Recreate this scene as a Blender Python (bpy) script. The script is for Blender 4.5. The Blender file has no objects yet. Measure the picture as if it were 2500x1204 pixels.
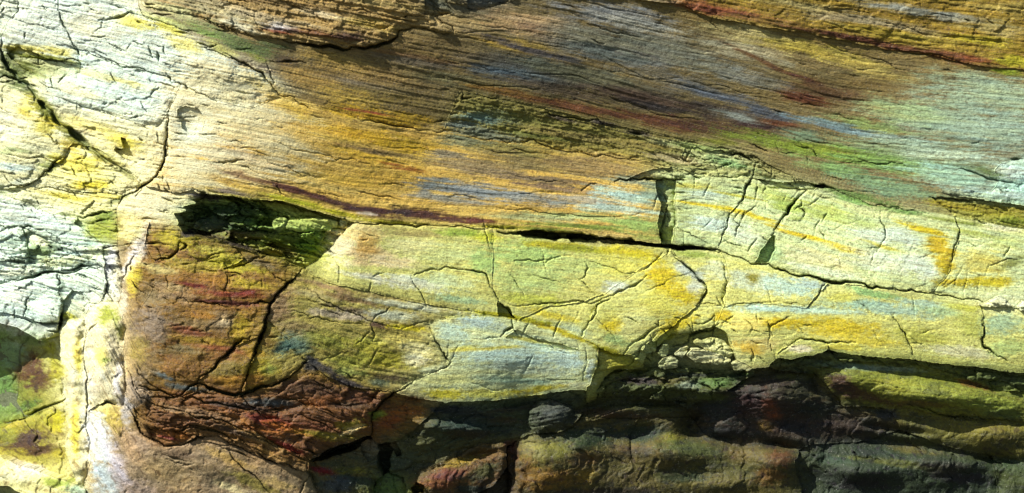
import bpy, bmesh, math, random
import numpy as np
from mathutils import Vector

# ------------------------------------------------------------------ camera, sky, sun, exposure
scene = bpy.context.scene
DC = 3.0                                   # camera to mean rock plane, metres
cam_d = bpy.data.cameras.new('camera'); cam = bpy.data.objects.new('camera', cam_d)
scene.collection.objects.link(cam)
cam.location = (0, -DC, 0); cam.rotation_euler = (math.radians(90), 0, 0)
cam_d.sensor_width = 36; cam_d.lens = 36 * DC / 2.5
cam_d.clip_start = 0.05; cam_d.clip_end = 2000
scene.camera = cam

SUN_AZ, SUN_EL = math.radians(60), math.radians(42)      # left of the view axis, above the horizon
to_sun = Vector((-math.cos(SUN_EL) * math.sin(SUN_AZ), -math.cos(SUN_EL) * math.cos(SUN_AZ), math.sin(SUN_EL)))
world = bpy.data.worlds.new('World'); scene.world = world; world.use_nodes = True
wn = world.node_tree.nodes; wl = world.node_tree.links
sky = wn.new('ShaderNodeTexSky'); sky.sky_type = 'NISHITA'; sky.sun_disc = False
sky.sun_elevation = SUN_EL; sky.sun_rotation = math.atan2(to_sun.x, to_sun.y)
wl.new(sky.outputs[0], wn['Background'].inputs[0]); wn['Background'].inputs[1].default_value = 0.05
sun_d = bpy.data.lights.new('sun', 'SUN'); sun_d.energy = 5.0; sun_d.angle = math.radians(0.5); sun_d.color = (1.0, 0.96, 0.88)
sun = bpy.data.objects.new('sun', sun_d); scene.collection.objects.link(sun)
sun.rotation_euler = (-to_sun).to_track_quat('-Z', 'Y').to_euler(); sun.location = to_sun * 6
scene.view_settings.view_transform = 'Standard'; scene.view_settings.look = 'None'
scene.view_settings.gamma = 1.0; scene.view_settings.use_curve_mapping = False
scene.view_settings.exposure = 0.92

C = scene.collection
RNG = np.random.default_rng(7); random.seed(7)

# ------------------------------------------------------------------ noise
_P = RNG.permutation(512).astype(np.int64); _P = np.concatenate([_P, _P, _P])
_G = RNG.uniform(0, 2 * np.pi, 512); _GX, _GY = np.cos(_G).astype(np.float32), np.sin(_G).astype(np.float32)
def perlin(x, y, seed=0):
    x = x + seed * 17.31; y = y + seed * 9.73
    xi = np.floor(x).astype(np.int64); yi = np.floor(y).astype(np.int64)
    xf = (x - xi).astype(np.float32); yf = (y - yi).astype(np.float32)
    xi &= 511; yi &= 511
    u = xf * xf * xf * (xf * (xf * 6 - 15) + 10); v = yf * yf * yf * (yf * (yf * 6 - 15) + 10)
    def g(ix, iy, fx, fy):
        h = _P[_P[ix] + iy]
        return _GX[h] * fx + _GY[h] * fy
    a = g(xi, yi, xf, yf); b = g(xi + 1, yi, xf - 1, yf)
    c = g(xi, yi + 1, xf, yf - 1); d = g(xi + 1, yi + 1, xf - 1, yf - 1)
    return ((a + (b - a) * u) * (1 - v) + (c + (d - c) * u) * v) * 1.5
def fbm(x, y, oct=4, seed=0, gain=0.5, lac=2.03):
    r = 0; amp = 1.0; tot = 0
    for i in range(oct):
        r = r + amp * perlin(x, y, seed + i * 3); tot += amp
        x = x * lac; y = y * lac; amp *= gain
    return r / tot * 1.3
def sstep(a, b, x):
    t = np.clip((x - a) / (b - a), 0, 1); return t * t * (3 - 2 * t)

# ------------------------------------------------------------------ working grid: 1 unit = 1 mm on the rock face (x right, y down)
STEP = 2.0
def axis(lo, hi, a, b, grow=1.09):
    core = np.arange(a, b + 0.1, STEP)
    left = []; s = STEP; x = a
    while x > lo: s *= grow; x -= s; left.append(x)
    right = []; s = STEP; x = core[-1]
    while x < hi: s *= grow; x += s; right.append(x)
    return np.array(left[::-1] + list(core) + right)
GX = axis(-900, 3400, -50, 2550); GY = axis(-620, 1820, -40, 1244)
NX, NY = len(GX), len(GY)
PX, PY = np.meshgrid(GX, GY)                                   # vertices
CX, CY = np.meshgrid((GX[1:] + GX[:-1]) / 2, (GY[1:] + GY[:-1]) / 2)   # cells

# ------------------------------------------------------------------ bedding guide lines -> bedding coordinate
GUIDES = [
 [(-900,-950),(0,-700),(1000,-520),(2500,-330),(3400,-260)],
 [(-900,-350),(0,-20),(290,30),(500,80),(690,125),(1000,190),(1400,262),(1600,320),(1850,380),(2050,430),(2300,455),(2500,470),(3400,560)],
 [(-900,-150),(0,70),(200,130),(420,192),(690,237),(850,277),(1090,320),(1400,370),(1640,410),(1850,427),(1960,450),(2130,505),(2330,532),(2500,565),(3400,660)],
 [(-900,150),(0,380),(200,430),(400,455),(560,474),(700,498),(850,535),(1000,548),(1200,555),(1390,568),(1600,592),(1740,607),(1860,645),(2040,690),(2200,708),(2400,737),(3400,850)],
 [(-900,420),(0,600),(300,620),(600,640),(740,658),(900,710),(1150,757),(1350,795),(1500,825),(1700,800),(2000,790),(2300,812),(2500,840),(3400,900)],
 [(-900,560),(0,660),(200,690),(260,725),(296,780),(316,880),(350,938),(430,962),(600,960),(680,935),(750,895),(860,940),(1080,978),(1330,955),(1500,908),(1650,892),(1830,900),(2000,864),(2200,874),(2500,914),(3400,990)],
 [(-900,640),(0,740),(180,790),(230,860),(270,950),(320,1040),(400,1085),(480,1072),(600,1100),(700,1135),(800,1165),(1000,1170),(1300,1090),(1700,1020),(2000,1010),(2500,1040),(3400,1120)],
 [(-900,1900),(0,1900),(1300,1950),(2500,1900),(3400,1950)],
]
def smooth_line(pts, xs):
    y = np.interp(xs, *zip(*pts))
    k = np.hanning(15); k /= k.sum()
    xu = np.arange(-1100, 3600, 8.0); yu = np.interp(xu, *zip(*pts))
    yu = np.convolve(np.pad(yu, 7, mode='edge'), k, 'valid')
    return np.interp(xs, xu, yu)
GL = np.stack([smooth_line(g, GX) for g in GUIDES])            # guide x column
THK = [560, 180, 150, 260, 170, 170, 170, 700]
SB = np.cumsum([0] + THK[:-1]).astype(float)                   # bedding coordinate in mm-like units
ST = np.empty_like(PX)
for i in range(NX):
    ST[:, i] = np.interp(GY, GL[:, i], SB)
del smooth_line

# ------------------------------------------------------------------ broad relief (mm towards the camera)
CTRL = np.array([
 (-900,-600,-420),(-900,300,-430),(-900,900,-420),(-900,1800,-400),(0,-600,-150),(1200,-600,-60),(2500,-600,-70),(3400,-600,-40),(3400,300,-60),(3400,900,-30),(3400,1800,-60),(0,1800,-150),(1250,1800,-90),(2500,1800,-80),
 (0,0,-120),(200,0,-66),(430,60,-8),(620,40,-6),(800,30,-14),(1000,0,-40),(1400,20,-84),(2000,20,-100),(2500,20,-84),
 (0,160,-130),(200,150,-70),(430,170,-6),(640,190,2),(800,180,-34),(1050,180,-72),(1400,190,-122),(1800,190,-142),(2150,190,-135),(2500,190,-92),
 (0,320,-136),(200,310,-74),(420,310,-4),(620,330,12),(790,340,-16),(1050,340,-98),(1400,350,-150),(1750,350,-166),(2100,350,-136),(2500,330,-88),
 (0,480,-126),(200,470,-64),(380,480,-4),(620,440,12),(800,470,-22),(1050,480,-76),(1400,500,-132),(1700,500,-146),(2100,550,-116),(2500,550,-78),
 (0,620,-130),(200,620,-48),(330,600,14),(600,600,0),(800,600,-14),(1100,620,-60),(1600,640,-116),(2000,640,-110),
 (0,720,-130),(230,720,-34),(320,720,22),(600,720,18),(900,700,-16),(1200,700,-56),(1600,740,-100),(2000,740,-90),(2500,720,-62),
 (0,900,-180),(130,900,-90),(260,900,18),(340,900,36),(480,880,40),(650,880,26),(900,860,-22),(1200,880,-46),(1450,880,-74),(1800,860,-84),(2100,830,-70),(2500,850,-46),
 (0,1100,-186),(150,1100,-80),(240,1100,16),(320,1100,36),(520,1100,40),(700,1070,16),(950,1060,-58),(1300,1020,-110),(1700,1000,-130),(2100,1000,-110),(2500,1000,-80),
 (1300,1200,-92),(1900,1200,-108),(2500,1200,-84),(700,1200,10),(1000,1200,-70)], float)
def rbf(x, y):
    c = CTRL[:, :2] / 1000.0; n = len(c)
    r = np.sqrt(((c[:, None] - c[None]) ** 2).sum(-1) + 0.006)
    A = np.zeros((n + 3, n + 3)); A[:n, :n] = -r + np.eye(n) * 0.03
    A[:n, n] = A[n, :n] = 1; A[:n, n + 1:] = c; A[n + 1:, :n] = c.T
    w = np.linalg.solve(A, np.concatenate([CTRL[:, 2], [0, 0, 0]]))
    out = np.full(x.shape, w[n], np.float32); X = x / 1000.0; Y = y / 1000.0
    out += w[n + 1] * X + w[n + 2] * Y
    for i in range(n):
        out -= w[i] * np.sqrt((X - c[i, 0]) ** 2 + (Y - c[i, 1]) ** 2 + 0.006)
    return out
BASE = rbf(PX, PY)

# domain warp shared by outlines, cracks and stains
def angular(x, y, seed):                                       # straight-segmented jitter, like fractured stone
    xi = np.floor(x).astype(np.int64); yi = np.floor(y).astype(np.int64); fx = x - xi; fy = y - yi
    h = lambda i, j: (_P[_P[(i + seed * 7) & 511] + (j & 511)] / 255.5 - 1)
    a = h(xi, yi); b = h(xi + 1, yi); c = h(xi, yi + 1); d = h(xi + 1, yi + 1)
    return (a + (b - a) * fx) * (1 - fy) + (c + (d - c) * fx) * fy
WX = angular(PX / 26, PY / 20, 3) * 4 + angular(PX / 9, PY / 8, 5) * 1.6; WY = angular(PX / 34, PY / 18, 9) * 3.2 + angular(PX / 11, PY / 8, 13) * 1.4
BX = fbm(PX / 160, PY / 60, 3, 31) * 22; BY = fbm(PX / 200, PY / 50, 4, 37) * 11

# ------------------------------------------------------------------ the pieces of rock: (thing, outline in mm, options)
# options: only=[things it may be cut from], off = step towards camera, gx/gy = tilt, r = (edge drop, edge width), lam / rough = relief factors, c = mineral colour
THINGS = {}            # name key -> (object name, label, category, group)
PIECES = []
def thing(key, name, label, cat, group=None):
    THINGS[key] = (name, label, cat, group)
def piece(key, pts, only=None, off=0, gx=0, gy=0, r=(7, 5), lam=1.0, rough=1.0, c='#a09060', n='block', lab=None):
    PIECES.append(dict(key=key, pts=np.array(pts, float), only=only, off=off, gx=gx, gy=gy, r=r, lam=lam, rough=rough, c=c, n=n, lab=lab))

# --- upper right
thing('T3', 'rock_layer', 'long smooth grey-brown and teal rock slab sweeping to the right edge above a rust band', 'rock slab')
piece('T3', [(-900,-620),(3400,-620),(3400,640),(2500,500),(2380,488),(2270,482),(2330,530),(2200,506),(2130,501),(2060,474),(2010,457),(1960,445),(1850,386),(1720,352),(1620,331),(1560,318),(1440,290),(1300,258),(1130,226),(1085,316),(1000,312),(850,278),(690,236),(660,204),(640,178),(500,116),(350,40)], off=0, lam=.6, c='#857452', r=(1.8,4), rough=.5)
thing('T4', 'rock_bed', 'thin olive wedge of rock with brown flakes between rust band and grey bed', 'rock bed')
piece('T4', [(1122,222),(1300,258),(1440,290),(1560,318),(1620,331),(1720,352),(1850,386),(1960,445),(1840,432),(1720,424),(1640,408),(1500,380),(1400,370),(1250,345),(1085,318)], off=-1.5, lam=.8, c='#87804a', r=(1,4))
thing('T2', 'rock_bed', 'ochre rust-streaked rock bed along the top right edge', 'rock bed')
piece('T2', [(1290,-620),(1290,-40),(1500,-12),(1650,8),(1740,44),(1830,60),(1950,76),(2050,95),(2130,115),(2250,128),(2350,152),(2500,172),(3400,330),(3400,-620)], off=7, lam=1.0, c='#957c42', r=(2.7,4.8))
thing('T1', 'rock_layer', 'tan flaky overhanging rock slab at the top left of centre with ragged lower lip', 'rock slab')
piece('T1', [(-200,-620),(160,-150),(330,-20),(350,12),(480,42),(560,72),(640,92),(700,96),(760,108),(850,121),(925,110),(968,90),(972,77),(1005,69),(1062,78),(1108,80),(1062,46),(1045,25),(1085,4),(1150,12),(1240,8),(1300,-20),(1300,-620)], off=6, lam=1.6, c='#a58a60', r=(6,4), n='slab')
piece('T1', [(1038,-30),(1110,-30),(1092,8),(1112,34),(1070,40),(1034,36)], off=-8, r=(8,5), lam=.5, c='#5c6c66', n='shard')
piece('T1', [(1138,-30),(1270,-30),(1236,6),(1180,22),(1146,27)], off=-5, r=(8,5), lam=.5, c='#5f6c74', n='shard')

# --- sunny left flank
thing('L1', 'rock_layer', 'bleached cream rock slab tapering right below the mossy green seam', 'rock slab')
piece('L1', [(140,-620),(140,0),(154,60),(190,120),(320,165),(410,185),(440,205),(530,246),(610,262),(690,240),(660,204),(640,178),(500,116),(420,80),(350,40),(330,-20),(160,-150),(0,-400)], off=3, lam=.7, c='#e0e6dc', r=(2.25,4))
thing('L0', 'rock_block', 'bleached white block with yellow foot in the top left corner', 'rock block')
piece('L0', [(-900,-620),(140,-620),(140,0),(154,60),(190,120),(192,152),(110,140),(44,112),(14,96),(-900,60)], off=2, lam=.8, c='#e0e6e0', n='block')
piece('L0', [(-900,-620),(34,-620),(40,0),(46,28),(20,50),(4,92),(-900,60)], only=['L0'], off=-6, c='#e4e2cc', n='corner')
thing('L2', 'rock_layer', 'pale blue-tinged lens of cream rock left of the small round hollow', 'rock slab')
piece('L2', [(44,112),(110,140),(192,152),(190,120),(320,165),(410,185),(440,205),(428,240),(412,268),(385,312),(300,290),(200,262),(112,222),(132,192),(124,168),(60,150)], off=2, lam=.9, c='#dce6e0', n='slab')
piece('L2', [(40,108),(110,138),(196,150),(192,178),(130,192),(124,168),(66,200),(40,170)], only=['L2'], off=-12, c='#8a8748', lam=1.4, n='crumbling_ledge')
thing('L3', 'rock_layer', 'cream and yellow rock slab on the lower right side of the dark diagonal gully', 'rock slab')
piece('L3', [(30,170),(112,222),(200,262),(300,290),(385,312),(412,268),(410,330),(406,380),(386,430),(352,452),(300,410),(240,362),(170,312),(100,262)], off=2, c='#e6dcb6', n='slab')
piece('L3', [(292,332),(304,336),(318,372),(342,404),(325,392),(300,384),(270,366),(298,362)], only=['L3'], off=-16, c='#b5a53c', r=(3,4), n='scar')
thing('L5', 'rock_block', 'rounded yellow and cream block at the left edge below the diagonal gully', 'rock block')
piece('L5', [(-900,100),(0,150),(24,210),(60,252),(120,310),(148,350),(150,386),(104,428),(60,455),(0,462),(-900,300)], off=4, lam=.9, c='#ddd7b4', r=(10,12))
thing('L6', 'rock_layer', 'yellow-stained crumbly rock slab above the bleached ledge on the left', 'rock slab')
piece('L6', [(60,252),(100,262),(170,312),(240,362),(300,410),(352,452),(300,472),(285,512),(190,532),(120,520),(0,478),(-900,310),(-900,290),(0,462),(60,455),(104,428),(150,386),(148,350),(120,310)], off=-10, lam=1.3, c='#d2cba0', n='slab')
piece('L6', [(96,430),(150,390),(190,372),(240,365),(300,410),(352,452),(300,472),(200,470),(110,455)], only=['L6'], off=-4, c='#d2cba0', lam=1.2, n='flake')
thing('L7', 'rock_layer', 'blue-white bleached rock slab at the left edge with yellow right end', 'rock slab')
piece('L7', [(-900,310),(0,474),(120,518),(190,532),(285,512),(288,600),(240,606),(150,592),(110,580),(50,552),(0,562),(-900,480)], off=4, lam=1.1, c='#d0dad2', n='slab')
piece('L7', [(190,532),(290,500),(288,600),(250,598),(205,560),(180,545)], only=['L7'], off=-12, c='#8a9440', n='yellow_end')
thing('L8', 'fractured_rock', 'shattered bleached rock layers at the left edge crossed by dark cracks', 'rock')
piece('L8', [(-900,480),(0,562),(50,552),(110,580),(150,592),(240,606),(288,600),(285,650),(250,652),(140,664),(60,680),(0,692),(-900,640)], off=-2, c='#d0dad2', lam=1.5, n='layer')
piece('L8', [(-20,560),(50,552),(64,590),(70,640),(30,634),(-20,640)], only=['L8'], off=4, c='#d0dad2', lam=1.2, n='block')
piece('L8', [(50,552),(110,580),(130,600),(118,640),(70,640),(64,590)], only=['L8'], off=-8, c='#8f9d6a', n='hollow')
piece('L8', [(186,600),(288,600),(284,650),(252,652),(236,634),(196,626)], only=['L8'], off=3, c='#d0dad2', lam=1.5, n='block')
thing('L9', 'rock_block', 'row of pale cracked blocks at the left edge above the green recess', 'rock block')
piece('L9', [(-900,640),(0,692),(60,680),(140,664),(148,692),(140,720),(66,736),(62,776),(0,760),(-900,740)], off=5, c='#d0dad2', r=(7,7))
piece('L9', [(66,736),(140,720),(152,730),(146,786),(118,790),(62,776)], only=None, off=8, c='#d0dad2', r=(8,8))
piece('L9', [(140,664),(250,652),(262,690),(254,730),(230,738),(204,732),(200,706),(152,730),(140,720),(148,692)], off=1, c='#d0dad2', r=(7,7))
piece('L9', [(-900,740),(0,760),(62,776),(118,790),(146,786),(150,806),(100,830),(40,800),(0,790),(-900,800)], off=-6, c='#d0dad2')
thing('LW', 'rock_wedge', 'narrow upright blue-grey wedge of rock beside the mauve edge of the brown boss', 'rock wedge')
piece('LW', [(250,606),(288,598),(300,680),(292,738),(246,738),(262,700),(256,650)], off=-6, c='#b3b2a4', r=(7,7))

# --- pillar and recess, bottom left
thing('R1', 'rock_recess', 'green and brown shaded back wall of the recess at the left edge', 'rock wall')
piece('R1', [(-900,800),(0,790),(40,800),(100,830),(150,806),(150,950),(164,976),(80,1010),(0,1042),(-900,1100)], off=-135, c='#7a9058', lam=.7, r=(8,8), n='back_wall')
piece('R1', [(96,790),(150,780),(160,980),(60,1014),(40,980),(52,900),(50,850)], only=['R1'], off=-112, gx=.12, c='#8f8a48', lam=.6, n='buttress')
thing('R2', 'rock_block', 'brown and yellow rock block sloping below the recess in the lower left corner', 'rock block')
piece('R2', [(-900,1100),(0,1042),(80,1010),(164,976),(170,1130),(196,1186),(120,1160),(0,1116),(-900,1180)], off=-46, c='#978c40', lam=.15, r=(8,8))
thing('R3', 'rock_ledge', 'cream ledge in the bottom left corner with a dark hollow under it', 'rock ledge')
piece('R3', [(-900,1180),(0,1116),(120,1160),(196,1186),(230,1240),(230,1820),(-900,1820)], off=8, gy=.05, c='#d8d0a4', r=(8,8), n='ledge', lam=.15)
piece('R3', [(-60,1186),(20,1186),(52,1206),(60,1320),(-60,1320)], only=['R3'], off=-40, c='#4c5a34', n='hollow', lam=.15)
thing('P3', 'rock_flank', 'smooth mauve-brown rock face sweeping down at the bottom left with bluish left edge', 'rock face')
piece('P3', [(200,985),(300,985),(350,1060),(402,1088),(452,1082),(482,1066),(530,1062),(600,1100),(680,1130),(750,1152),(772,1204),(800,1820),(230,1820),(225,1240),(205,1150)], off=-2, lam=.7, c='#a08a72', r=(6,8))
thing('P1', 'rock_spur', 'slender sunlit cream pillar of rock with yellow stains, left one of the pair', 'rock pillar')
piece('P1', [(142,800),(150,782),(166,774),(196,778),(206,800),(204,850),(198,900),(204,960),(216,1006),(210,1060),(220,1120),(214,1160),(206,1190),(192,1186),(172,1140),(160,1100),(168,1040),(156,1000),(152,950),(144,900),(150,850)], off=2, c='#e8dfbe', r=(20,22), lam=.5, n='shaft')
piece('P1', [(150,735),(176,706),(204,712),(202,780),(160,778),(148,790)], off=-14, c='#8e957e', r=(10,10), n='cap_stone')
thing('P2', 'rock_spur', 'broad sunlit cream pillar with mossy top beside the brown boss', 'rock pillar')
piece('P2', [(206,800),(214,770),(228,748),(250,734),(290,734),(304,762),(312,800),(303,836),(298,872),(306,910),(322,950),(318,984),(296,990),(264,980),(238,992),(218,1006),(204,960),(198,900),(204,850)], off=6, c='#e9dec2', r=(16,20), lam=.5, n='shaft')
piece('P2', [(216,1002),(236,990),(262,980),(284,988),(300,1040),(296,1070),(262,1030)], off=-4, c='#b9a94a', r=(8,8), n='chip')

# --- big lit central bed
thing('T5', 'rock_bed', 'massive central rock bed, cream at its left shoulder, golden then grey-brown to the right', 'rock bed')
piece('T5', [(440,205),(530,246),(610,262),(690,238),(850,278),(1000,312),(1085,318),(1250,345),(1400,370),(1500,380),(1640,408),(1652,440),(1642,480),(1650,520),(1642,560),(1628,593),(1480,580),(1390,567),(1290,559),(1200,553),(1000,547),(850,537),(760,513),(690,492),(560,480),(470,462),(424,470),(352,452),(386,430),(406,380),(410,330),(412,268),(428,240)], off=4, lam=.5, c='#c4a468', r=(3.15,4.8), n='bed', rough=.5)
piece('T5', [(424,470),(470,462),(495,485),(470,505),(440,545),(380,545),(330,530),(285,512),(300,472),(352,452)], off=-2, c='#ece2c4', lam=.5, r=(8,8), n='shoulder', rough=.5)
piece('T5', [(432,268),(452,258),(484,266),(499,290),(496,318),(470,330),(440,310)], only=['T5'], off=-5, c='#d6dcc2', r=(1.8,4.8), lam=.5, n='hollow', rough=.5)
# --- pocket
thing('PK', 'rock_pocket', 'deep green shadowed pocket broken into the rock under the central bed', 'hollow')
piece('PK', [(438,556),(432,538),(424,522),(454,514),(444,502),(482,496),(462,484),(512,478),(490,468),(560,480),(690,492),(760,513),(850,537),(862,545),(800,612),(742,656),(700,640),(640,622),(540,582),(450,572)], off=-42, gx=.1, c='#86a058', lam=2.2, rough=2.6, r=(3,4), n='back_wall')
piece('PK', [(690,492),(760,513),(850,537),(846,552),(780,545),(712,528),(640,505)], only=['PK'], off=-34, c='#8a9448', lam=1.6, rough=1.5, r=(8,5), n='lip')
piece('PK', [(850,537),(862,545),(800,612),(742,656),(738,640),(770,600),(812,560)], only=['PK'], off=-26, gx=.15, c='#b9bb62', lam=.8, r=(4,4), n='side_wall')
piece('PK', [(560,590),(640,600),(742,650),(742,658),(690,640),(620,618)], only=['PK'], off=-22, c='#8f8c40', r=(6,5), n='ledge')

# --- fractured pale bed on the right
thing('F', 'fractured_bed', 'pale green-cream rock bed with one yellow stripe, broken into upright blocks by cracks', 'rock bed')
piece('F', [(1628,593),(1642,560),(1650,520),(1642,480),(1652,440),(1640,408),(1720,424),(1840,432),(1960,445),(2010,457),(2060,474),(2130,501),(2200,506),(2330,530),(2500,562),(3400,680),(3400,850),(2500,760),(2390,737),(2290,716),(2200,707),(2040,690),(1940,666),(1850,642),(1760,615),(1700,601)], off=4, lam=.2, c='#b7bc94', r=(3.15,4), n='block', rough=.5)
piece('F', [(1600,440),(1672,436),(1676,446),(1655,470),(1648,500),(1652,540),(1640,592),(1612,592),(1606,540),(1616,500),(1604,470)], only=['F','T5'], off=-24, c='#6a8658', rough=3.2, lam=.2, r=(8,6), n='rubble_joint')
piece('F', [(1652,440),(1840,420),(1812,490),(1782,520),(1764,570),(1750,606),(1640,590),(1652,540),(1648,500)], only=['F'], off=5, c='#b7bc94', lam=.2, r=(2.7,3.2), rough=.5)
piece('F', [(1840,420),(1985,450),(1942,490),(1912,530),(1890,572),(1862,606),(1850,644),(1750,612),(1764,570),(1782,520),(1812,490)], only=['F'], off=3, c='#b7bc94', lam=.2, r=(2.7,3.2), rough=.5)
piece('F', [(1892,572),(1896,610),(1880,640),(1846,644),(1856,612),(1880,582)], only=['F'], off=-26, c='#94a87c', r=(5,5), n='wedge_scar', rough=.5)
piece('F', [(2332,528),(2342,572),(2330,612),(2318,660),(2280,716),(2400,740),(3400,860),(3400,660),(2500,562)], only=['F'], off=1, c='#b7bc94', lam=.2, r=(2.7,3.2), rough=.5)
piece('F', [(1672,362),(1706,358),(1722,366),(1760,366),(1772,374),(1830,384),(1868,404),(1846,410),(1824,404),(1800,418),(1786,408),(1752,412),(1732,398),(1706,402),(1696,386),(1660,380)], only=['T4','F','T3'], off=-3, c='#b7bc94', rough=1.6, r=(4,4), n='broken_ledge')
piece('F', [(1842,436),(1912,446),(1962,440),(2002,452),(1985,466),(1930,462),(1880,462)], only=['F','T3','T4'], off=-10, c='#b7bc94', r=(7,5), n='lip', rough=.5)
piece('F', [(1600,410),(1640,408),(1720,424),(1700,436),(1672,438),(1600,440),(1520,440),(1560,425)], only=['F','T5','T4'], off=-4, c='#b7bc94', rough=1.5, r=(3.15,3.2), n='lip')
thing('W6', 'rock_band', 'olive-ochre band of rock running to the right edge below the teal slab', 'rock band')
piece('W6', [(2270,482),(2380,488),(2500,500),(3400,640),(3400,690),(2500,562),(2420,545),(2330,530)], off=-6, c='#948a30', lam=1.0)
thing('W7', 'rock_block', 'bright teal-white block of rock at the right edge above the olive band', 'rock block')
piece('W7', [(2430,412),(2450,398),(2500,385),(3400,480),(3400,640),(2500,500),(2400,488),(2290,470),(2350,460),(2420,470),(2440,440)], off=7, c='#a9c4bc', lam=.6, r=(8,8))

# --- lower lit bed
thing('K', 'cracked_bed', 'broad pale yellow-green rock bed under the long dark slot, laced with fine cracks', 'rock bed')
piece('K', [(742,656),(800,612),(862,545),(1000,547),(1200,553),(1290,559),(1390,567),(1480,580),(1628,593),(1700,601),(1760,615),(1850,642),(1940,666),(2040,690),(2200,707),(2290,716),(2390,737),(2500,760),(3400,860),(3400,960),(2500,912),(2350,892),(2200,872),(2080,858),(2000,862),(1900,876),(1830,902),(1740,900),(1650,892),(1570,886),(1500,864),(1430,832),(1350,800),(1250,777),(1150,756),(1000,736),(900,711),(800,690)], off=-2, lam=.2, c='#bab67c', r=(6,5), rough=.5)
piece('K', [(862,545),(1000,547),(1200,553),(1202,620),(1188,672),(1196,702),(1216,738),(1222,780),(900,725),(742,660),(800,612)], only=['K'], off=3, c='#bab67c', lam=.2, r=(2.7,4), rough=.5)
piece('K', [(1206,620),(1216,738),(1262,782),(1340,745),(1420,736),(1500,700),(1560,660),(1640,612),(1628,590),(1200,553)], only=['K'], off=0, c='#bab67c', lam=.2, r=(1.35,3.2), rough=.5)
piece('K', [(1262,782),(1340,745),(1420,736),(1470,720),(1450,760),(1424,820),(1350,800)], only=['K'], off=-2, c='#bab67c', lam=.2, r=(5,4), rough=.5)
piece('K', [(1640,612),(1690,660),(1726,702),(1700,748),(1640,800),(1570,850),(1500,864),(1424,824),(1450,760),(1480,720),(1560,660)], only=['K'], off=3, c='#bab67c', lam=.2, r=(2.25,3.2), rough=.5)
piece('K', [(1640,612),(1760,615),(1772,640),(1776,690),(1760,746),(1700,748),(1726,702),(1690,660)], only=['K'], off=-1, c='#bab67c', lam=.2, r=(6,4), rough=.5)
piece('K', [(1760,615),(1850,642),(1940,666),(2024,686),(1970,752),(1900,738),(1860,742),(1768,748),(1776,690),(1772,640)], only=['K'], off=4, c='#bab67c', lam=.2, r=(2.25,3.2), rough=.5)
piece('K', [(2024,686),(2200,707),(2290,716),(2390,737),(2402,770),(2396,830),(2408,852),(2460,900),(2230,874),(2214,830),(2180,768),(2080,756),(1970,752)], only=['K'], off=0, c='#bab67c', lam=.2, r=(1.8,3.2), rough=.5)
piece('K', [(2390,737),(2402,770),(2396,830),(2408,852),(2460,900),(3400,970),(3400,850)], only=['K'], off=-4, c='#bab67c', lam=.2, r=(2.7,4), rough=.5)
piece('K', [(1768,748),(1860,742),(1970,752),(2080,756),(2180,768),(2214,830),(2230,874),(2080,858),(2020,836),(1980,830),(1940,836),(1898,862),(1860,900),(1800,880),(1770,830),(1750,790)], only=['K'], off=2, c='#bab67c', lam=.2, r=(2.7,4), n='block', rough=.5)
piece('K', [(1898,862),(1940,836),(1980,830),(2020,836),(2012,850),(1990,862),(1930,872)], only=['K'], off=7, c='#bab67c', lam=.2, r=(2.25,4), n='flake', rough=.5)
# rubble pocket in it
piece('K', [(1560,880),(1600,850),(1640,815),(1700,808),(1745,795),(1770,810),(1800,880),(1810,905),(1700,905)], only=['K'], off=-40, c='#7c8258', rough=1.5, r=(4,5), n='rubble_hollow')
piece('K', [(1212,742),(1226,742),(1264,786),(1214,768)], only=['K'], off=-26, c='#7f8c50', r=(4,3), n='wedge_scar', rough=.5)
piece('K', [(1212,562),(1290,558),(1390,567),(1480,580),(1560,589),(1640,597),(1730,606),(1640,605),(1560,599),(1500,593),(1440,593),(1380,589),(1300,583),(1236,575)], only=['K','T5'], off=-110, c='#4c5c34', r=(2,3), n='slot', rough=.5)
thing('TL', 'rock_lens', 'pale teal lens of rock rimmed with yellow in the middle of the lower bed', 'rock lens')
piece('TL', [(1045,788),(1120,772),(1222,772),(1262,784),(1350,802),(1430,832),(1462,850),(1458,900),(1440,940),(1330,957),(1200,976),(1080,980),(1010,970),(960,958),(1030,921),(1092,896),(1102,882),(1062,832)], off=1, c='#bcc09c', lam=.2, r=(2.25,4), n='lens', rough=.5)
piece('TL', [(1232,822),(1262,800),(1300,826),(1360,836),(1420,856),(1340,850),(1270,828),(1236,826)], only=['TL'], off=-6, c='#bcc09c', r=(1.8,3.2), lam=.2, n='flake', rough=.5)
thing('TY', 'rock_wedge', 'yellow wedge of rock between the teal lens and the dark brown ledge', 'rock wedge')
piece('TY', [(1462,850),(1500,864),(1570,888),(1545,898),(1500,902),(1478,918),(1462,946),(1430,952),(1440,940),(1458,900)], off=-12, c='#b0a444', r=(6,5))
thing('M', 'rock_bed', 'streaked brown and olive rock bed between the iron-stained boss and the teal lens', 'rock bed')
piece('M', [(742,657),(800,691),(900,712),(1000,737),(1150,757),(1222,772),(1120,772),(1045,788),(1062,832),(1102,882),(1092,896),(1030,921),(960,958),(860,946),(800,921),(748,882),(700,926),(640,942),(592,962),(602,920),(626,850),(650,790),(660,740),(692,704),(732,664)], off=0, c='#a0935c', lam=.5, r=(2.25,4), n='bed')
piece('M', [(656,780),(748,882),(700,926),(640,942),(592,962),(602,920),(626,850)], only=['M'], off=-3, c='#a0935c', r=(7,6), lam=.5, n='lobe')

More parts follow.
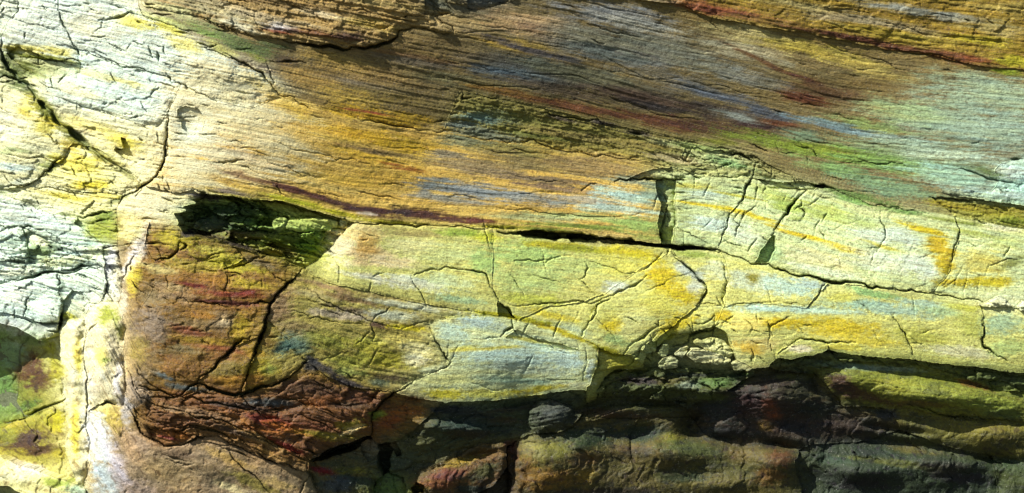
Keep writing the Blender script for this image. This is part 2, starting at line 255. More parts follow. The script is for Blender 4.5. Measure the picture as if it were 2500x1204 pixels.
# --- iron-stained boss
thing('B', 'rock_boss', 'bulging iron-stained brown and ochre boss of rock, cut by a dark forked crack', 'rock boss')
piece('B', [(285,512),(330,530),(380,545),(440,560),(450,572),(540,582),(640,622),(700,640),(742,657),(732,664),(692,704),(660,740),(650,790),(626,850),(602,920),(592,962),(520,946),(480,934),(440,962),(390,952),(340,940),(312,940),(302,860),(306,800),(292,735),(300,680),(290,600)], off=4, c='#8f6c34', lam=.5, r=(3.6,5.6))
piece('B', [(380,690),(450,730),(520,742),(610,744),(660,740),(650,790),(626,824),(572,846),(530,886),(480,934),(420,900),(360,840),(340,760)], only=['B'], off=7, c='#8f6c34', lam=.5, r=(2.7,4))
piece('B', [(626,824),(572,846),(530,886),(480,934),(520,946),(592,962),(602,920),(626,850)], only=['B'], off=3, c='#8f6c34', lam=.5, r=(3.15,4.8))
piece('B', [(365,540),(440,562),(440,590),(430,620),(380,642),(350,600)], only=['B'], off=0, c='#8f6c34', r=(2.25,4), n='corner')
piece('B', [(560,600),(640,622),(700,640),(742,657),(722,668),(660,648),(600,650),(540,660),(600,630)], only=['B'], off=-4, c='#8f6c34', r=(2.7,3.2), n='flake')
thing('LB', 'rock_outcrop', 'dark brown layered foot of the boss with red and orange lips', 'rock foot')
piece('LB', [(312,940),(340,940),(390,952),(440,962),(480,934),(520,946),(592,962),(640,942),(700,926),(748,882),(800,921),(860,946),(960,958),(906,1010),(906,1062),(800,1095),(757,1126),(750,1152),(680,1130),(600,1100),(530,1062),(482,1066),(452,1082),(402,1088),(350,1060),(300,985)], off=0, c='#825a2c', lam=0.84, r=(8,6), n='bed')
piece('LB', [(300,985),(312,940),(360,960),(420,992),(480,1010),(560,1020),(640,1065),(700,1095),(757,1126),(750,1152),(680,1130),(600,1100),(530,1062),(482,1066),(452,1082),(402,1088),(350,1060)], only=['LB'], off=8, c='#825a2c', lam=0.7875, r=(8,6), n='lip')
piece('LB', [(362,1048),(420,1050),(470,1064),(452,1082),(402,1088),(372,1070)], only=['LB'], off=-3, c='#9a5a20', lam=1.3125, r=(6,4), n='orange_lip')
piece('LB', [(450,985),(560,1012),(700,1100),(740,1060),(640,1010),(600,985),(560,968)], only=['LB'], off=4, c='#825a2c', lam=0.63, r=(9,6), n='lip')
piece('LB', [(592,962),(640,942),(700,926),(748,882),(800,921),(860,946),(930,955),(900,990),(760,990),(680,1000),(600,985)], only=['LB'], off=-6, c='#825a2c', lam=0.6825, r=(7,5), n='shelf')
thing('O', 'rock_block', 'orange-brown block in half shade right of the thin forked crack below the boss', 'rock block')
piece('O', [(960,958),(1010,970),(1082,981),(1060,1012),(1010,1050),(955,1078),(910,1068),(906,1010)], off=-24, c='#8f6430', r=(7,6), lam=.8)
thing('BM', 'rock_outcrop', 'dark red and slate-blue rock at the bottom edge below the leaf-shaped black crevice', 'rock foot')
piece('BM', [(757,1126),(800,1095),(906,1062),(940,1085),(960,1120),(940,1180),(930,1300),(920,1820),(800,1820),(772,1204),(750,1152)], off=-22, c='#6f6640', lam=1.0, r=(8,6), n='toe')
piece('BM', [(757,1126),(800,1096),(904,1062),(906,1076),(862,1100),(806,1120)], only=['BM','LB'], off=-95, c='#3f4630', r=(2,3), n='crevice')
piece('BM', [(918,1092),(950,1080),(975,1100),(976,1150),(940,1165),(920,1140)], off=-110, c='#3c4640', r=(2,3), n='pit')

# --- shaded undercut
thing('SB', 'rock_recess', 'dark back of the undercut between the rounded rocks along the bottom edge', 'rock')
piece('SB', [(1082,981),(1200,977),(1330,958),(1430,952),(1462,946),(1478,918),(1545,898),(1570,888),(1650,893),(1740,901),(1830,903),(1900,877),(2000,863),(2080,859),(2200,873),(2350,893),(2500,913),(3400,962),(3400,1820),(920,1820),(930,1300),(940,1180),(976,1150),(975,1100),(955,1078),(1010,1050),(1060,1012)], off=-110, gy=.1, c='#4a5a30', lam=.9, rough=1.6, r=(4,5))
thing('S1', 'rock_ledge', 'shadowy slate-teal ledge below the teal lens, left end of the undercut', 'rock ledge')
piece('S1', [(1050,1010),(1082,983),(1200,979),(1330,960),(1430,954),(1400,975),(1400,1040),(1330,1050),(1270,1065),(1236,1092),(1180,1150),(1140,1204),(1000,1215),(950,1150),(960,1085),(1010,1052)], off=-34, c='#6e7c5c', lam=.6, r=(8,12), n='ledge', rough=1.2)
piece('S1', [(1020,1150),(1100,1120),(1180,1080),(1236,1085),(1236,1140),(1200,1190),(1130,1215),(1020,1225)], only=['S1','SB'], off=-28, c='#a0762a', lam=.6, r=(8,12), n='nose', rough=1.2)
thing('S6', 'rock_ledge', 'jagged dark brown and green ledge tucked under the rubble of the lower bed', 'rock ledge')
piece('S6', [(1462,948),(1480,918),(1502,905),(1620,907),(1740,905),(1850,908),(1800,950),(1750,975),(1690,995),(1600,972),(1520,962)], off=-18, c='#76804a', lam=.9, rough=1.6, r=(14,9))
thing('S4', 'rock_layer', 'smooth yellow-green slab with a brown corner, low on the right in half shade', 'rock slab')
piece('S4', [(1990,905),(2080,884),(2250,893),(2330,915),(2420,952),(2500,962),(3400,1030),(3400,1080),(2500,1027),(2400,1022),(2290,1012),(2190,986),(2060,988),(2040,960),(2008,922)], off=-28, gy=.05, c='#a9ab5c', lam=.6, r=(8,12), rough=1.2, n='slab')
piece('S4', [(2190,988),(2290,1013),(2400,1023),(2500,1028),(3400,1080),(3400,1240),(2500,1120),(2420,1110),(2300,1080),(2200,1040)], off=-39, c='#948a44', lam=.6, r=(8,12), rough=1.2, n='lower_slab')
thing('S5', 'rock_ledge', 'ragged dark green strip hanging under the lower bed at the right edge', 'rock ledge')
piece('S5', [(1880,890),(2000,868),(2200,878),(2350,898),(2500,917),(3400,966),(3400,1000),(2500,955),(2420,945),(2330,908),(2250,888),(2080,880),(1990,900),(1920,910)], only=['SB','S4'], off=-18, c='#6d8050', lam=.9, rough=1.6, r=(12,8))
thing('S3', 'boulder', 'dark brown rounded boulder with an orange patch in the undercut right of centre', 'boulder')
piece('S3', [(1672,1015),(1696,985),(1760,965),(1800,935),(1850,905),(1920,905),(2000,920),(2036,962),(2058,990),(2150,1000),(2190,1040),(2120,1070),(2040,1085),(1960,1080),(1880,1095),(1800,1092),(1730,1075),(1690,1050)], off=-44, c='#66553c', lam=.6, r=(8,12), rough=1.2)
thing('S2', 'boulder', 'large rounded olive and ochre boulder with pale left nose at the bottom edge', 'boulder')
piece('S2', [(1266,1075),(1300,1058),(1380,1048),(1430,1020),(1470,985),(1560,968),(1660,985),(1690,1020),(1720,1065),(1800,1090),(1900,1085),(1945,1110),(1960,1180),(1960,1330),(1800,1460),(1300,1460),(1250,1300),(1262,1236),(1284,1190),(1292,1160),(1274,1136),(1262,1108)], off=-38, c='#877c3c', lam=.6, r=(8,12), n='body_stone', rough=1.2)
piece('S2', [(1470,985),(1560,968),(1660,985),(1690,1020),(1600,1020),(1500,1022),(1430,1020)], only=['S2'], off=-43, c='#70703a', r=(8,12), n='crest', rough=1.2)
thing('S2b', 'rock_block', 'orange-brown block squeezed left of the rounded olive boulder at the bottom', 'rock block')
piece('S2b', [(1240,1092),(1258,1074),(1266,1090),(1262,1110),(1274,1138),(1290,1162),(1280,1194),(1258,1240),(1246,1300),(1210,1300),(1240,1210),(1252,1170),(1238,1140)], off=-40, c='#8f6a2c', r=(16,15), rough=1.2)
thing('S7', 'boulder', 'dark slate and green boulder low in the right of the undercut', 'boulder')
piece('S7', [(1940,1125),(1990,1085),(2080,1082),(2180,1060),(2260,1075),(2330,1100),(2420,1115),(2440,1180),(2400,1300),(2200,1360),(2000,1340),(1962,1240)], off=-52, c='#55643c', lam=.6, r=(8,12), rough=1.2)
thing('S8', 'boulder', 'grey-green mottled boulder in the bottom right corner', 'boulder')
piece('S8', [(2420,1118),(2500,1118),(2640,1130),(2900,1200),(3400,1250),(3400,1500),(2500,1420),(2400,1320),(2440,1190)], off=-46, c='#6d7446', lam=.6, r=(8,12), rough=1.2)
thing('KN', 'boulder', 'small slate-grey knob of rock resting above the olive boulder', 'boulder')
piece('KN', [(1292,1000),(1310,980),(1340,972),(1375,985),(1404,1010),(1400,1040),(1370,1052),(1310,1058),(1290,1040)], off=-14, c='#5c6450', r=(16,15), lam=.9)

# --- loose flakes, slot stones and rubble: (name, label, outline, step, tilt x, tilt y, colour 0-255)
RUBBLE = 'rubble stones under the lower bed'
STONES = [
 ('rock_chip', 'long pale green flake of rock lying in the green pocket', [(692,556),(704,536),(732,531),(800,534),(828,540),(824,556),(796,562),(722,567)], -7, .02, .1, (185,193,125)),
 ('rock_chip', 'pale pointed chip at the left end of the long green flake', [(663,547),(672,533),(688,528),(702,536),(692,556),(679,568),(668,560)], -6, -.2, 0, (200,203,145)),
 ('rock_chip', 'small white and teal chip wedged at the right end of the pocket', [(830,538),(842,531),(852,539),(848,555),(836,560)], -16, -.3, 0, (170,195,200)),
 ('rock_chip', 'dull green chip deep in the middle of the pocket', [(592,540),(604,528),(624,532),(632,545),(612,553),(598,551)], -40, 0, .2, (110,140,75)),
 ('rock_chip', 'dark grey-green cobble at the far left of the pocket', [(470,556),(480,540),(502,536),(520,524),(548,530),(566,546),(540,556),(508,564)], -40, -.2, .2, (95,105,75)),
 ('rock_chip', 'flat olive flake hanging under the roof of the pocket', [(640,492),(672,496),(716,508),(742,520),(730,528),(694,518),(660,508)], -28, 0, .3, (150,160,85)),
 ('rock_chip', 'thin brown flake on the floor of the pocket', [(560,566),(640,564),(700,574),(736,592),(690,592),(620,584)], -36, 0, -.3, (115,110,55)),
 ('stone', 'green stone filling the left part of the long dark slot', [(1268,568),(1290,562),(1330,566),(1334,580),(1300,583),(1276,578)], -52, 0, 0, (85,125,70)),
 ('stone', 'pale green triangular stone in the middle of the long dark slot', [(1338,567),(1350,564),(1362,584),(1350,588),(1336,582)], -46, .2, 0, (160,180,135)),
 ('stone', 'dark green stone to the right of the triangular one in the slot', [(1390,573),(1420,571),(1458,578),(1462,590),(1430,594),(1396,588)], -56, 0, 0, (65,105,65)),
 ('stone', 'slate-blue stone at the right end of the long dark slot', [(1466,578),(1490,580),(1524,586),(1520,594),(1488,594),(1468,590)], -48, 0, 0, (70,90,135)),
 ('stone', 'flat white rubble stone at the left end of the rubble pocket', [(1602,890),(1620,873),(1640,866),(1660,880),(1655,894),(1620,897)], 0, 0, -.2, (205,198,170)),
 ('stone', 'upright pinkish-white rubble stone left of the biggest one', [(1642,866),(1660,848),(1684,844),(1677,862),(1664,875)], 2, -.3, 0, (210,198,180)),
 ('stone', 'long white wedge-shaped rubble stone at the foot of the rubble pocket', [(1670,868),(1690,850),(1720,853),(1770,868),(1794,880),(1780,893),(1740,891),(1690,882)], 6, 0, -.15, (215,207,178)),
 ('stone', 'biggest rubble stone, cream, tucked under the small black cleft', [(1702,843),(1716,828),(1745,821),(1775,836),(1793,862),(1786,878),(1750,866),(1714,852)], -2, -.1, .1, (198,195,148)),
 ('stone', 'small yellow rubble stone perched above the white wedge', [(1694,838),(1704,827),(1720,831),(1725,843),(1710,849)], 5, -.2, 0, (206,198,130)),
 ('stone', 'flat cream rubble stone at the right foot of the rubble pocket', [(1782,886),(1800,881),(1822,891),(1834,901),(1790,902)], 0, 0, 0, (200,193,165)),
 ('stone', 'grey-green rubble stone at the top left of the rubble pocket', [(1570,844),(1590,828),(1603,832),(1601,858),(1580,866)], -5, -.3, 0, (180,190,145)),
 ('stone', 'pale green rubble stone between the grey-green and pinkish-white ones', [(1602,862),(1618,838),(1637,840),(1635,862),(1616,874)], -2, -.3, 0, (190,198,160)),
 ('stone', 'small olive rubble stone at the far left tip of the rubble pocket', [(1544,872),(1565,857),(1582,866),(1570,886)], -6, -.2, 0, (168,178,125)),
 ('stone', 'grey stone standing at the right mouth of the leaf-shaped black crevice', [(884,1084),(898,1072),(914,1078),(924,1100),(914,1122),(896,1128),(884,1108)], -34, .3, 0, (135,128,112)),
 ('stone', 'small pinkish stone above the blue-black pit at the bottom', [(950,1086),(962,1078),(972,1094),(980,1116),(968,1118)], -64, -.2, 0, (165,145,118)),
 ('stone', 'mossy green stone at the bottom edge below the blue-black pit', [(908,1196),(924,1168),(950,1156),(984,1164),(996,1190),(990,1230),(920,1236)], -50, 0, 0, (100,130,75)),
 ('stone', 'small yellow stone at the bottom edge beside the orange nose of the ledge', [(1006,1190),(1018,1178),(1036,1186),(1034,1206),(1010,1210)], -94, 0, 0, (165,158,60)),
 ('stone', 'white quartz lump on the seam at the right edge of the lower bed', [(2384,744),(2410,736),(2444,720),(2458,732),(2470,748),(2430,748)], 8, 0, 0, (215,210,206)),
 ('stone', 'tiny white quartz lump touching the right edge beside the larger one', [(2484,752),(2494,736),(2514,730),(2524,756),(2496,762)], 8, 0, 0, (220,215,210)),
]
for i, (nm, lab, pts, off_, tx, ty, rgb) in enumerate(STONES):
    thing('stone_%d' % i, nm, lab, nm.replace('_', ' '), RUBBLE if 'rubble' in lab else None)
    pc = np.mean(pts, 0); pts = [tuple(pc + (np.array(q) - pc) * (.9 if 'rubble' in lab else 1)) for q in pts]
    piece('stone_%d' % i, pts, off=off_, gx=tx, gy=ty, r=(6, 3), lam=.5, rough=.9, c=rgb)

# ------------------------------------------------------------------ outlines -> cell labels
QX = CX + (WX[1:, 1:] + WX[:-1, :-1]) / 2; QY = CY + (WY[1:, 1:] + WY[:-1, :-1]) / 2
LAB = np.full(CX.shape, -1, np.int32)
def inside(poly, x, y):
    r = np.zeros(x.shape, bool); n = len(poly); j = n - 1
    for i in range(n):
        xi, yi = poly[i]; xj, yj = poly[j]
        if yi != yj:
            r ^= ((yi > y) != (yj > y)) & (x < (xj - xi) * (y - yi) / (yj - yi) + xi)
        j = i
    return r
KEY = [p['key'] for p in PIECES]
for k, p in enumerate(PIECES):
    lo = p['pts'].min(0) - 25; hi = p['pts'].max(0) + 25
    x0, x1 = np.searchsorted(GX, [lo[0], hi[0]]); y0, y1 = np.searchsorted(GY, [lo[1], hi[1]])
    x0 = max(0, x0 - 1); y0 = max(0, y0 - 1)
    sl = (slice(y0, y1), slice(x0, x1))
    m = inside(p['pts'], QX[sl], QY[sl])
    if p['only']:
        ids = [i for i in range(k) if KEY[i] in p['only']]
        m &= np.isin(LAB[sl], ids)
    LAB[sl][m] = k
def shift(a, k, ax):
    r = np.roll(a, k, ax)
    if ax == 0: r[0 if k > 0 else -1] = a[0 if k > 0 else -1]
    else: r[:, 0 if k > 0 else -1] = a[:, 0 if k > 0 else -1]
    return r
# anything left over, or crumbs of a few cells, joins its neighbour
for it in range(400):
    bad = LAB < 0
    if not bad.any(): break
    n = LAB.copy()
    for ax, sh in ((0, 1), (0, -1), (1, 1), (1, -1)):
        s = shift(LAB, sh, ax); f = (n < 0) & (s >= 0); n[f] = s[f]
    LAB = n
for it in range(3):                                            # majority filter: tidy jagged outlines
    nb = [shift(LAB, s, a) for a in (0, 1) for s in (1, -1)]
    for q in range(4):
        cnt = sum((nb[q] == nb[t]).astype(int) for t in range(4))
        f = (cnt >= 3) & (LAB != nb[q]); LAB[f] = nb[q][f]

def largest_bodies(lab):
    parent = []; runs = []; prev = []
    def find(a):
        while parent[a] != a: parent[a] = parent[parent[a]]; a = parent[a]
        return a
    for y in range(lab.shape[0]):
        row = lab[y]; cut = np.flatnonzero(np.diff(row)) + 1; st_ = np.concatenate([[0], cut]); en = np.concatenate([cut, [len(row)]])
        cur = []
        for a, b in zip(st_, en):
            i = len(parent); parent.append(i); runs.append((y, a, b, row[a])); cur.append((a, b, row[a], i))
        j = 0
        for (a, b, v, i) in cur:
            for (a2, b2, v2, i2) in prev:
                if a2 >= b: break
                if b2 > a and v2 == v: parent[find(i)] = find(i2)
        prev = cur
    size = {}
    for i, (y, a, b, v) in enumerate(runs):
        r = find(i); size[r] = size.get(r, 0) + b - a
    best = {}
    for i, (y, a, b, v) in enumerate(runs):
        r = find(i)
        if v not in best or size[r] > size[best[v]]: best[v] = r
    for i, (y, a, b, v) in enumerate(runs):
        if find(i) != best[v]: lab[y, a:b] = -1
    return lab
for rep in range(3):
  LAB = largest_bodies(LAB)
  for it in range(600):
    if not (LAB < 0).any(): break
    n = LAB.copy()
    for ax, sh in ((0, 1), (0, -1), (1, 1), (1, -1)):
        s_ = shift(LAB, sh, ax); f = (n < 0) & (s_ >= 0); n[f] = s_[f]
    LAB = n

# ------------------------------------------------------------------ vertex -> distance to nearest outline (jump flood)
bx = np.zeros((NY, NX), bool)
d1 = LAB[:, 1:] != LAB[:, :-1]; d2 = LAB[1:, :] != LAB[:-1, :]
bx[:-1, 1:-1] |= d1; bx[1:, 1:-1] |= d1; bx[1:-1, :-1] |= d2; bx[1:-1, 1:] |= d2
SX = np.where(bx, PX, 1e9); SY = np.where(bx, PY, 1e9)
st = 32
while st >= 1:
    for dy in (-st, 0, st):
        for dx in (-st, 0, st):
            if dx == dy == 0: continue
            nx_ = np.roll(np.roll(SX, dy, 0), dx, 1); ny_ = np.roll(np.roll(SY, dy, 0), dx, 1)
            b = (nx_ - PX) ** 2 + (ny_ - PY) ** 2 < (SX - PX) ** 2 + (SY - PY) ** 2
            SX = np.where(b, nx_, SX); SY = np.where(b, ny_, SY)
    st //= 2
EDGE = np.minimum(np.sqrt(np.minimum((SX - PX) ** 2 + (SY - PY) ** 2, 1e8)), 400.0)
del SX, SY

# ------------------------------------------------------------------ cracks: (points, half width, depth, taper)
CRACKS = [
 ([(310,900),(335,960),(380,990),(450,1005),(540,1025),(620,1060),(700,1100)],3.4,16,.4),([(305,940),(330,1000),(370,1030),(440,1045),(520,1050),(600,1085),(690,1125)],3.4,16,.4),([(330,890),(360,930),(420,965),(500,985),(600,1000),(700,1045),(770,1085)],3.4,16,.4),([(640,960),(720,975),(800,1010),(870,1030)],3,12,.5),([(700,1000),(780,1030),(850,1070)],3,12,.5),
 # boss
 ([(738,658),(728,668),(710,688),(692,704),(672,724),(660,742),(656,765),(648,795),(636,825),(624,852),(612,885),(602,920),(590,960)],5,40,.25),
 ([(610,744),(640,736),(662,740)],4,30,.5),([(440,728),(470,738),(520,742),(570,748),(612,744)],2.5,14,.6),
 ([(630,820),(600,828),(572,846),(552,868),(530,886),(505,912),(480,934)],4,26,.4),
 ([(380,636),(410,632),(428,620),(438,592)],4,24,.5),([(440,590),(455,600),(440,612)],4,16,.5),
 ([(550,656),(556,680),(552,700),(545,715)],2.2,12,.6),([(550,658),(580,650),(610,640),(640,630),(670,618)],3,18,.4),
 ([(640,645),(660,665),(690,685),(715,690)],2.5,10,.6),([(640,680),(640,706)],2,8,.6),
 ([(500,635),(520,622),(550,615)],2,10,.6),
 ([(340,942),(390,952),(440,966),(480,936),(500,940),(530,955),(592,962),(640,942),(680,936),(706,924),(736,896),(750,880)],5,30,.3),
 ([(360,970),(420,972),(470,958)],2.5,14,.6),
 ([(600,1010),(640,1000),(700,1004),(730,990)],2,10,.6),([(300,985),(330,1020),(352,1062),(402,1090),(452,1084),(482,1066),(530,1062)],4,24,.3),
 ([(530,1062),(600,1100),(680,1132),(750,1152)],3,16,.5),([(560,1100),(600,1150),(640,1180),(660,1204)],3,16,.6),
 ([(750,1128),(756,1160),(740,1190),(725,1230)],3,18,.5),([(360,1045),(400,1052),(440,1060),(475,1062)],3,16,.5),
 ([(600,1036),(650,1070),(700,1095),(757,1126)],2.5,12,.5),([(430,985),(500,1000),(560,1020)],3,12,.6),
 ([(905,1062),(906,1030),(908,1006),(930,985),(960,958),(985,950),(1010,930),(1018,918)],3.5,24,.4),
 ([(760,1126),(800,1112),(850,1096),(900,1066)],9,60,.5),
 ([(780,880),(820,868),(850,860)],2,8,.6),([(900,890),(912,870),(925,850)],2,8,.6),([(870,840),(890,822),(905,806)],2.5,12,.6),
 ([(905,790),(912,810),(910,832)],2.2,10,.6),([(910,785),(930,765),(952,750)],2.8,14,.5),([(742,692),(800,740),(850,760),(905,785),(940,795),(975,800)],2.2,10,.4),
 ([(700,760),(780,775),(860,790),(905,796)],1.8,7,.6),([(980,805),(1045,788)],2,6,.6),([(960,970),(960,958)],2,6,.6),
 ([(820,640),(828,668),(826,690)],2.2,10,.6),([(906,690),(900,712)],2,8,.5),
 # cream block
 ([(1012,672),(1030,666),(1070,660)],4.5,22,.7),([(1070,660),(1120,658),(1165,664),(1185,668),(1194,690),(1210,722),(1222,742)],3,18,.4),
 ([(1222,740),(1240,752),(1262,784)],5,34,.4),([(1240,742),(1300,744),(1340,740),(1400,735),(1450,740),(1490,722),(1520,715)],2.6,14,.4),
 ([(1255,638),(1290,634),(1330,634),(1360,628),(1395,624)],2.6,14,.5),([(1428,640),(1436,655),(1430,672),(1414,684)],2.4,12,.5),
 ([(1420,820),(1435,795),(1452,770),(1458,745),(1490,730)],3.2,18,.4),([(1500,718),(1540,700),(1560,690),(1580,672)],6,18,.7),
 ([(1560,664),(1590,645),(1618,616)],2.6,14,.5),([(1440,640),(1500,655),(1560,666)],2,8,.6),([(1290,672),(1340,682),(1370,690)],1.8,7,.6),
 ([(1510,905),(1560,860),(1600,810)],3,10,.7),([(1520,870),(1560,830),(1600,800),(1625,790)],6,16,.7),
 ([(1560,720),(1640,680),(1700,664)],1.8,7,.6),([(1640,616),(1664,640),(1692,664),(1716,690),(1726,704),(1716,724),(1700,748)],4,26,.35),
 ([(1762,640),(1770,660),(1777,690),(1772,715),(1762,730),(1772,750)],3.4,22,.4),([(1750,725),(1762,748),(1775,752)],3,14,.5),
 ([(1700,748),(1720,742),(1745,742),(1768,750)],2,8,.6),([(1775,750),(1830,742),(1880,738),(1900,736)],2.4,12,.5),([(1880,738),(1920,740),(1968,750)],1.8,7,.6),
 ([(2024,688),(2000,718),(1970,752)],2.6,14,.3),([(1870,700),(1880,728),(1884,738)],2,8,.6),
 ([(1690,790),(1720,790),(1745,770),(1745,810)],3,16,.5),([(1640,845),(1680,835),(1700,812),(1740,805),(1755,790)],6,30,.5),([(1760,800),(1775,780),(1790,772)],3,14,.5),
 ([(1876,840),(1880,800),(1900,786),(1930,772)],2.6,12,.5),([(1876,830),(1884,855),(1900,866)],2.2,10,.5),([(1930,785),(1950,800),(1975,825)],1.8,7,.6),([(1950,790),(1985,798)],2.4,8,.7),
 ([(1900,864),(1935,838),(1975,830),(2022,838),(2050,834),(2090,836)],3.4,20,.4),([(2178,770),(2200,805),(2215,830),(2228,868)],2.6,14,.5),
 ([(2120,780),(2140,825),(2160,850)],1.6,6,.6),([(2398,770),(2404,800),(2396,830),(2405,850),(2430,866),(2460,882)],4,24,.4),([(2300,840),(2350,868)],1.6,6,.6),
 ([(2240,820),(2280,805)],1.6,6,.6),([(2215,820),(2260,852)],1.6,6,.6),
 # teal lens
 ([(1050,800),(1062,832),(1085,862),(1102,884),(1090,897),(1050,912)],2.4,12,.4),([(1250,778),(1252,800),(1222,822)],3.4,18,.5),([(1252,800),(1265,822)],2.8,12,.5),
 ([(1100,880),(1112,855),(1120,845)],2,8,.5),([(1220,824),(1180,826)],2,7,.6),([(1300,826),(1340,840),(1370,858),(1400,862)],1.8,7,.6),
 ([(1430,850),(1432,890),(1424,930)],1.8,8,.5),([(1458,870),(1460,898)],5,20,.7),([(1140,930),(1180,945),(1230,955)],1.6,5,.6),([(1330,925),(1410,928)],2,6,.6),
 # fractured bed
 ([(1845,402),(1840,425),(1822,455),(1812,490),(1800,505)],4,26,.4),([(1800,505),(1780,522),(1776,550),(1762,575),(1754,600)],3,22,.3),
 ([(1796,510),(1802,530)],2,9,.5),([(1808,540),(1798,560),(1796,578)],2.6,14,.5),([(1814,532),(1842,505),(1850,496)],1.9,8,.5),
 ([(1696,436),(1694,462)],2.2,9,.5),([(1736,434),(1726,462),(1716,480)],2.4,10,.5),([(1848,450),(1846,478),(1842,492)],3.4,14,.5),([(1868,446),(1862,475)],2,8,.6),
 ([(1968,464),(1945,486),(1926,510),(1912,530),(1900,548),(1884,576)],5,32,.4),([(1950,466),(1930,486)],2.6,12,.6),([(1940,512),(1958,502),(1956,488)],3,14,.5),([(1950,505),(1966,520),(1962,530)],3.2,16,.5),
 ([(1990,472),(1984,486)],3,12,.5),([(2008,475),(1990,492),(1962,504)],2,8,.6),
 ([(1870,492),(1892,522),(1905,528)],1.8,7,.6),([(2014,566),(2060,548),(2110,528)],1.8,6,.6),([(2150,516),(2152,545),(2160,560),(2150,600),(2140,615)],2.6,14,.4),([(2136,612),(2128,650)],2,8,.6),
 ([(2332,530),(2342,560),(2340,580),(2328,612),(2320,650)],3,20,.4),([(2298,700),(2320,680)],2,9,.6),([(2466,600),(2450,630)],2.2,9,.6),([(2405,672),(2440,640),(2500,632)],1.8,7,.6),
 ([(1655,556),(1700,580),(1745,600)],2,8,.5),([(1630,500),(1620,540),(1610,575)],5,26,.4),([(1650,525),(1652,560)],4,22,.5),([(1612,560),(1618,592)],3.5,18,.4),
 # slots and bed seams
 ([(1215,566),(1260,570),(1320,572),(1390,576),(1450,580),(1500,584)],12,85,.5),([(1480,582),(1560,592),(1640,602),(1700,606),(1760,612)],6,55,.2),
 ([(1740,608),(1790,626),(1850,644),(1900,656),(1960,674),(2030,690),(2120,702),(2200,710),(2300,722),(2400,738)],5,40,.5),
 ([(860,545),(900,548),(960,548),(1050,550),(1200,556),(1230,560)],3.4,20,.3),
 ([(1500,444),(1560,440),(1620,436),(1672,440)],6,40,.5),([(1420,466),(1432,456),(1456,448)],5,22,.7),
 ([(1640,410),(1700,424),(1760,432),(1840,436),(1920,446)],2.6,14,.4),([(1760,366),(1790,378),(1830,390),(1850,400)],4.5,24,.5),([(1680,370),(1700,385),(1740,386)],3,14,.5),
 ([(1980,450),(1995,455),(2016,456),(2040,462)],7,46,.5),([(2040,464),(2080,480),(2130,502),(2200,510),(2260,520)],2.6,12,.5),
 ([(2020,460),(1990,462),(1900,455)],3,14,.5),([(1700,350),(1760,362),(1850,386),(1960,440)],2.4,10,.5),
 ([(1970,380),(1975,400)],2,7,.6),([(2060,395),(2140,402),(2240,408)],2.4,9,.6),([(2340,412),(2400,430),(2500,450)],5,14,.7),([(2270,482),(2380,489),(2420,492)],4,18,.5),([(2380,532),(2410,545)],5,20,.7),
 ([(2470,390),(2500,388)],6,18,.6),
 ([(850,281),(920,300),(1000,312),(1088,318)],3,16,.5),([(1060,300),(1092,296)],3,12,.6),([(1095,320),(1160,335),(1250,346),(1320,352),(1420,372),(1560,392),(1640,408)],2,9,.4),
 ([(1270,345),(1290,347)],3.5,12,.6),([(1300,270),(1360,282),(1440,295),(1508,318)],3.4,16,.5),([(1535,322),(1580,328)],5,16,.6),([(1130,226),(1128,242),(1150,238)],3.4,16,.5),
 ([(690,98),(760,110),(850,122),(925,111),(970,90),(974,76),(1008,68)],6,34,.25),([(1005,68),(1040,70),(1080,82),(1108,82),(1105,66),(1075,50),(1060,40)],2.6,14,.4),
 ([(850,20),(900,30),(960,45),(1010,58)],3,16,.5),([(940,50),(980,42),(1040,40)],2.2,9,.5),([(1045,10),(1080,38),(1100,30)],3,14,.5),
 ([(450,30),(560,70),(650,95)],2.6,12,.5),([(1980,100),(2100,135),(2240,180)],1.9,7,.6),([(2110,42),(2200,72),(2330,92)],2,8,.6),([(2355,48),(2372,54)],3.5,12,.7),
 ([(1740,44),(1736,56),(1762,78)],2.6,10,.5),([(1420,50),(1500,80),(1560,90)],2,7,.6),([(2140,120),(2260,132),(2350,155)],2.6,10,.5),
 ([(500,116),(580,150),(640,178),(662,206),(690,236),(720,238)],5,22,.4),([(660,150),(700,150),(748,155)],4,14,.6),
 ([(720,240),(760,268)],3,10,.6),([(880,345),(960,395),(1050,430)],1.8,6,.6),([(860,462),(920,478),(985,490)],2.4,9,.6),([(775,470),(800,480)],2,7,.6),([(676,455),(684,470),(705,482)],2.6,14,.5),
 ([(650,150),(670,200),(680,230)],3,12,.6),([(770,375),(840,390),(910,405)],2,6,.6),([(640,385),(720,420),(800,440)],1.8,6,.6),([(1200,425),(1320,440),(1460,470)],1.6,5,.6),([(1220,510),(1330,520),(1500,530),(1600,520)],1.8,7,.6),
 # left flank
 ([(140,-10),(142,25),(154,62),(172,95),(190,118)],4,20,.4),([(172,118),(190,122),(194,135)],6,26,.5),([(190,122),(250,140),(320,166),(360,175),(408,184)],2.6,14,.4),([(405,178),(416,190),(420,205)],5,22,.5),
 ([(420,202),(455,212),(490,228),(530,248)],4,14,.5),([(40,-5),(46,26),(30,46)],4,18,.5),([(384,125),(388,150)],4.5,14,.6),([(240,50),(300,40),(320,30),(352,40)],7,22,.6),([(352,40),(420,62),(470,80)],4,12,.6),
 ([(225,90),(240,70),(270,66)],3,10,.6),([(5,90),(0,120),(20,170),(44,190),(66,200)],8,34,.4),([(50,140),(90,142),(140,150),(192,150)],3.5,20,.5),([(0,190),(40,195),(66,190)],5,26,.5),
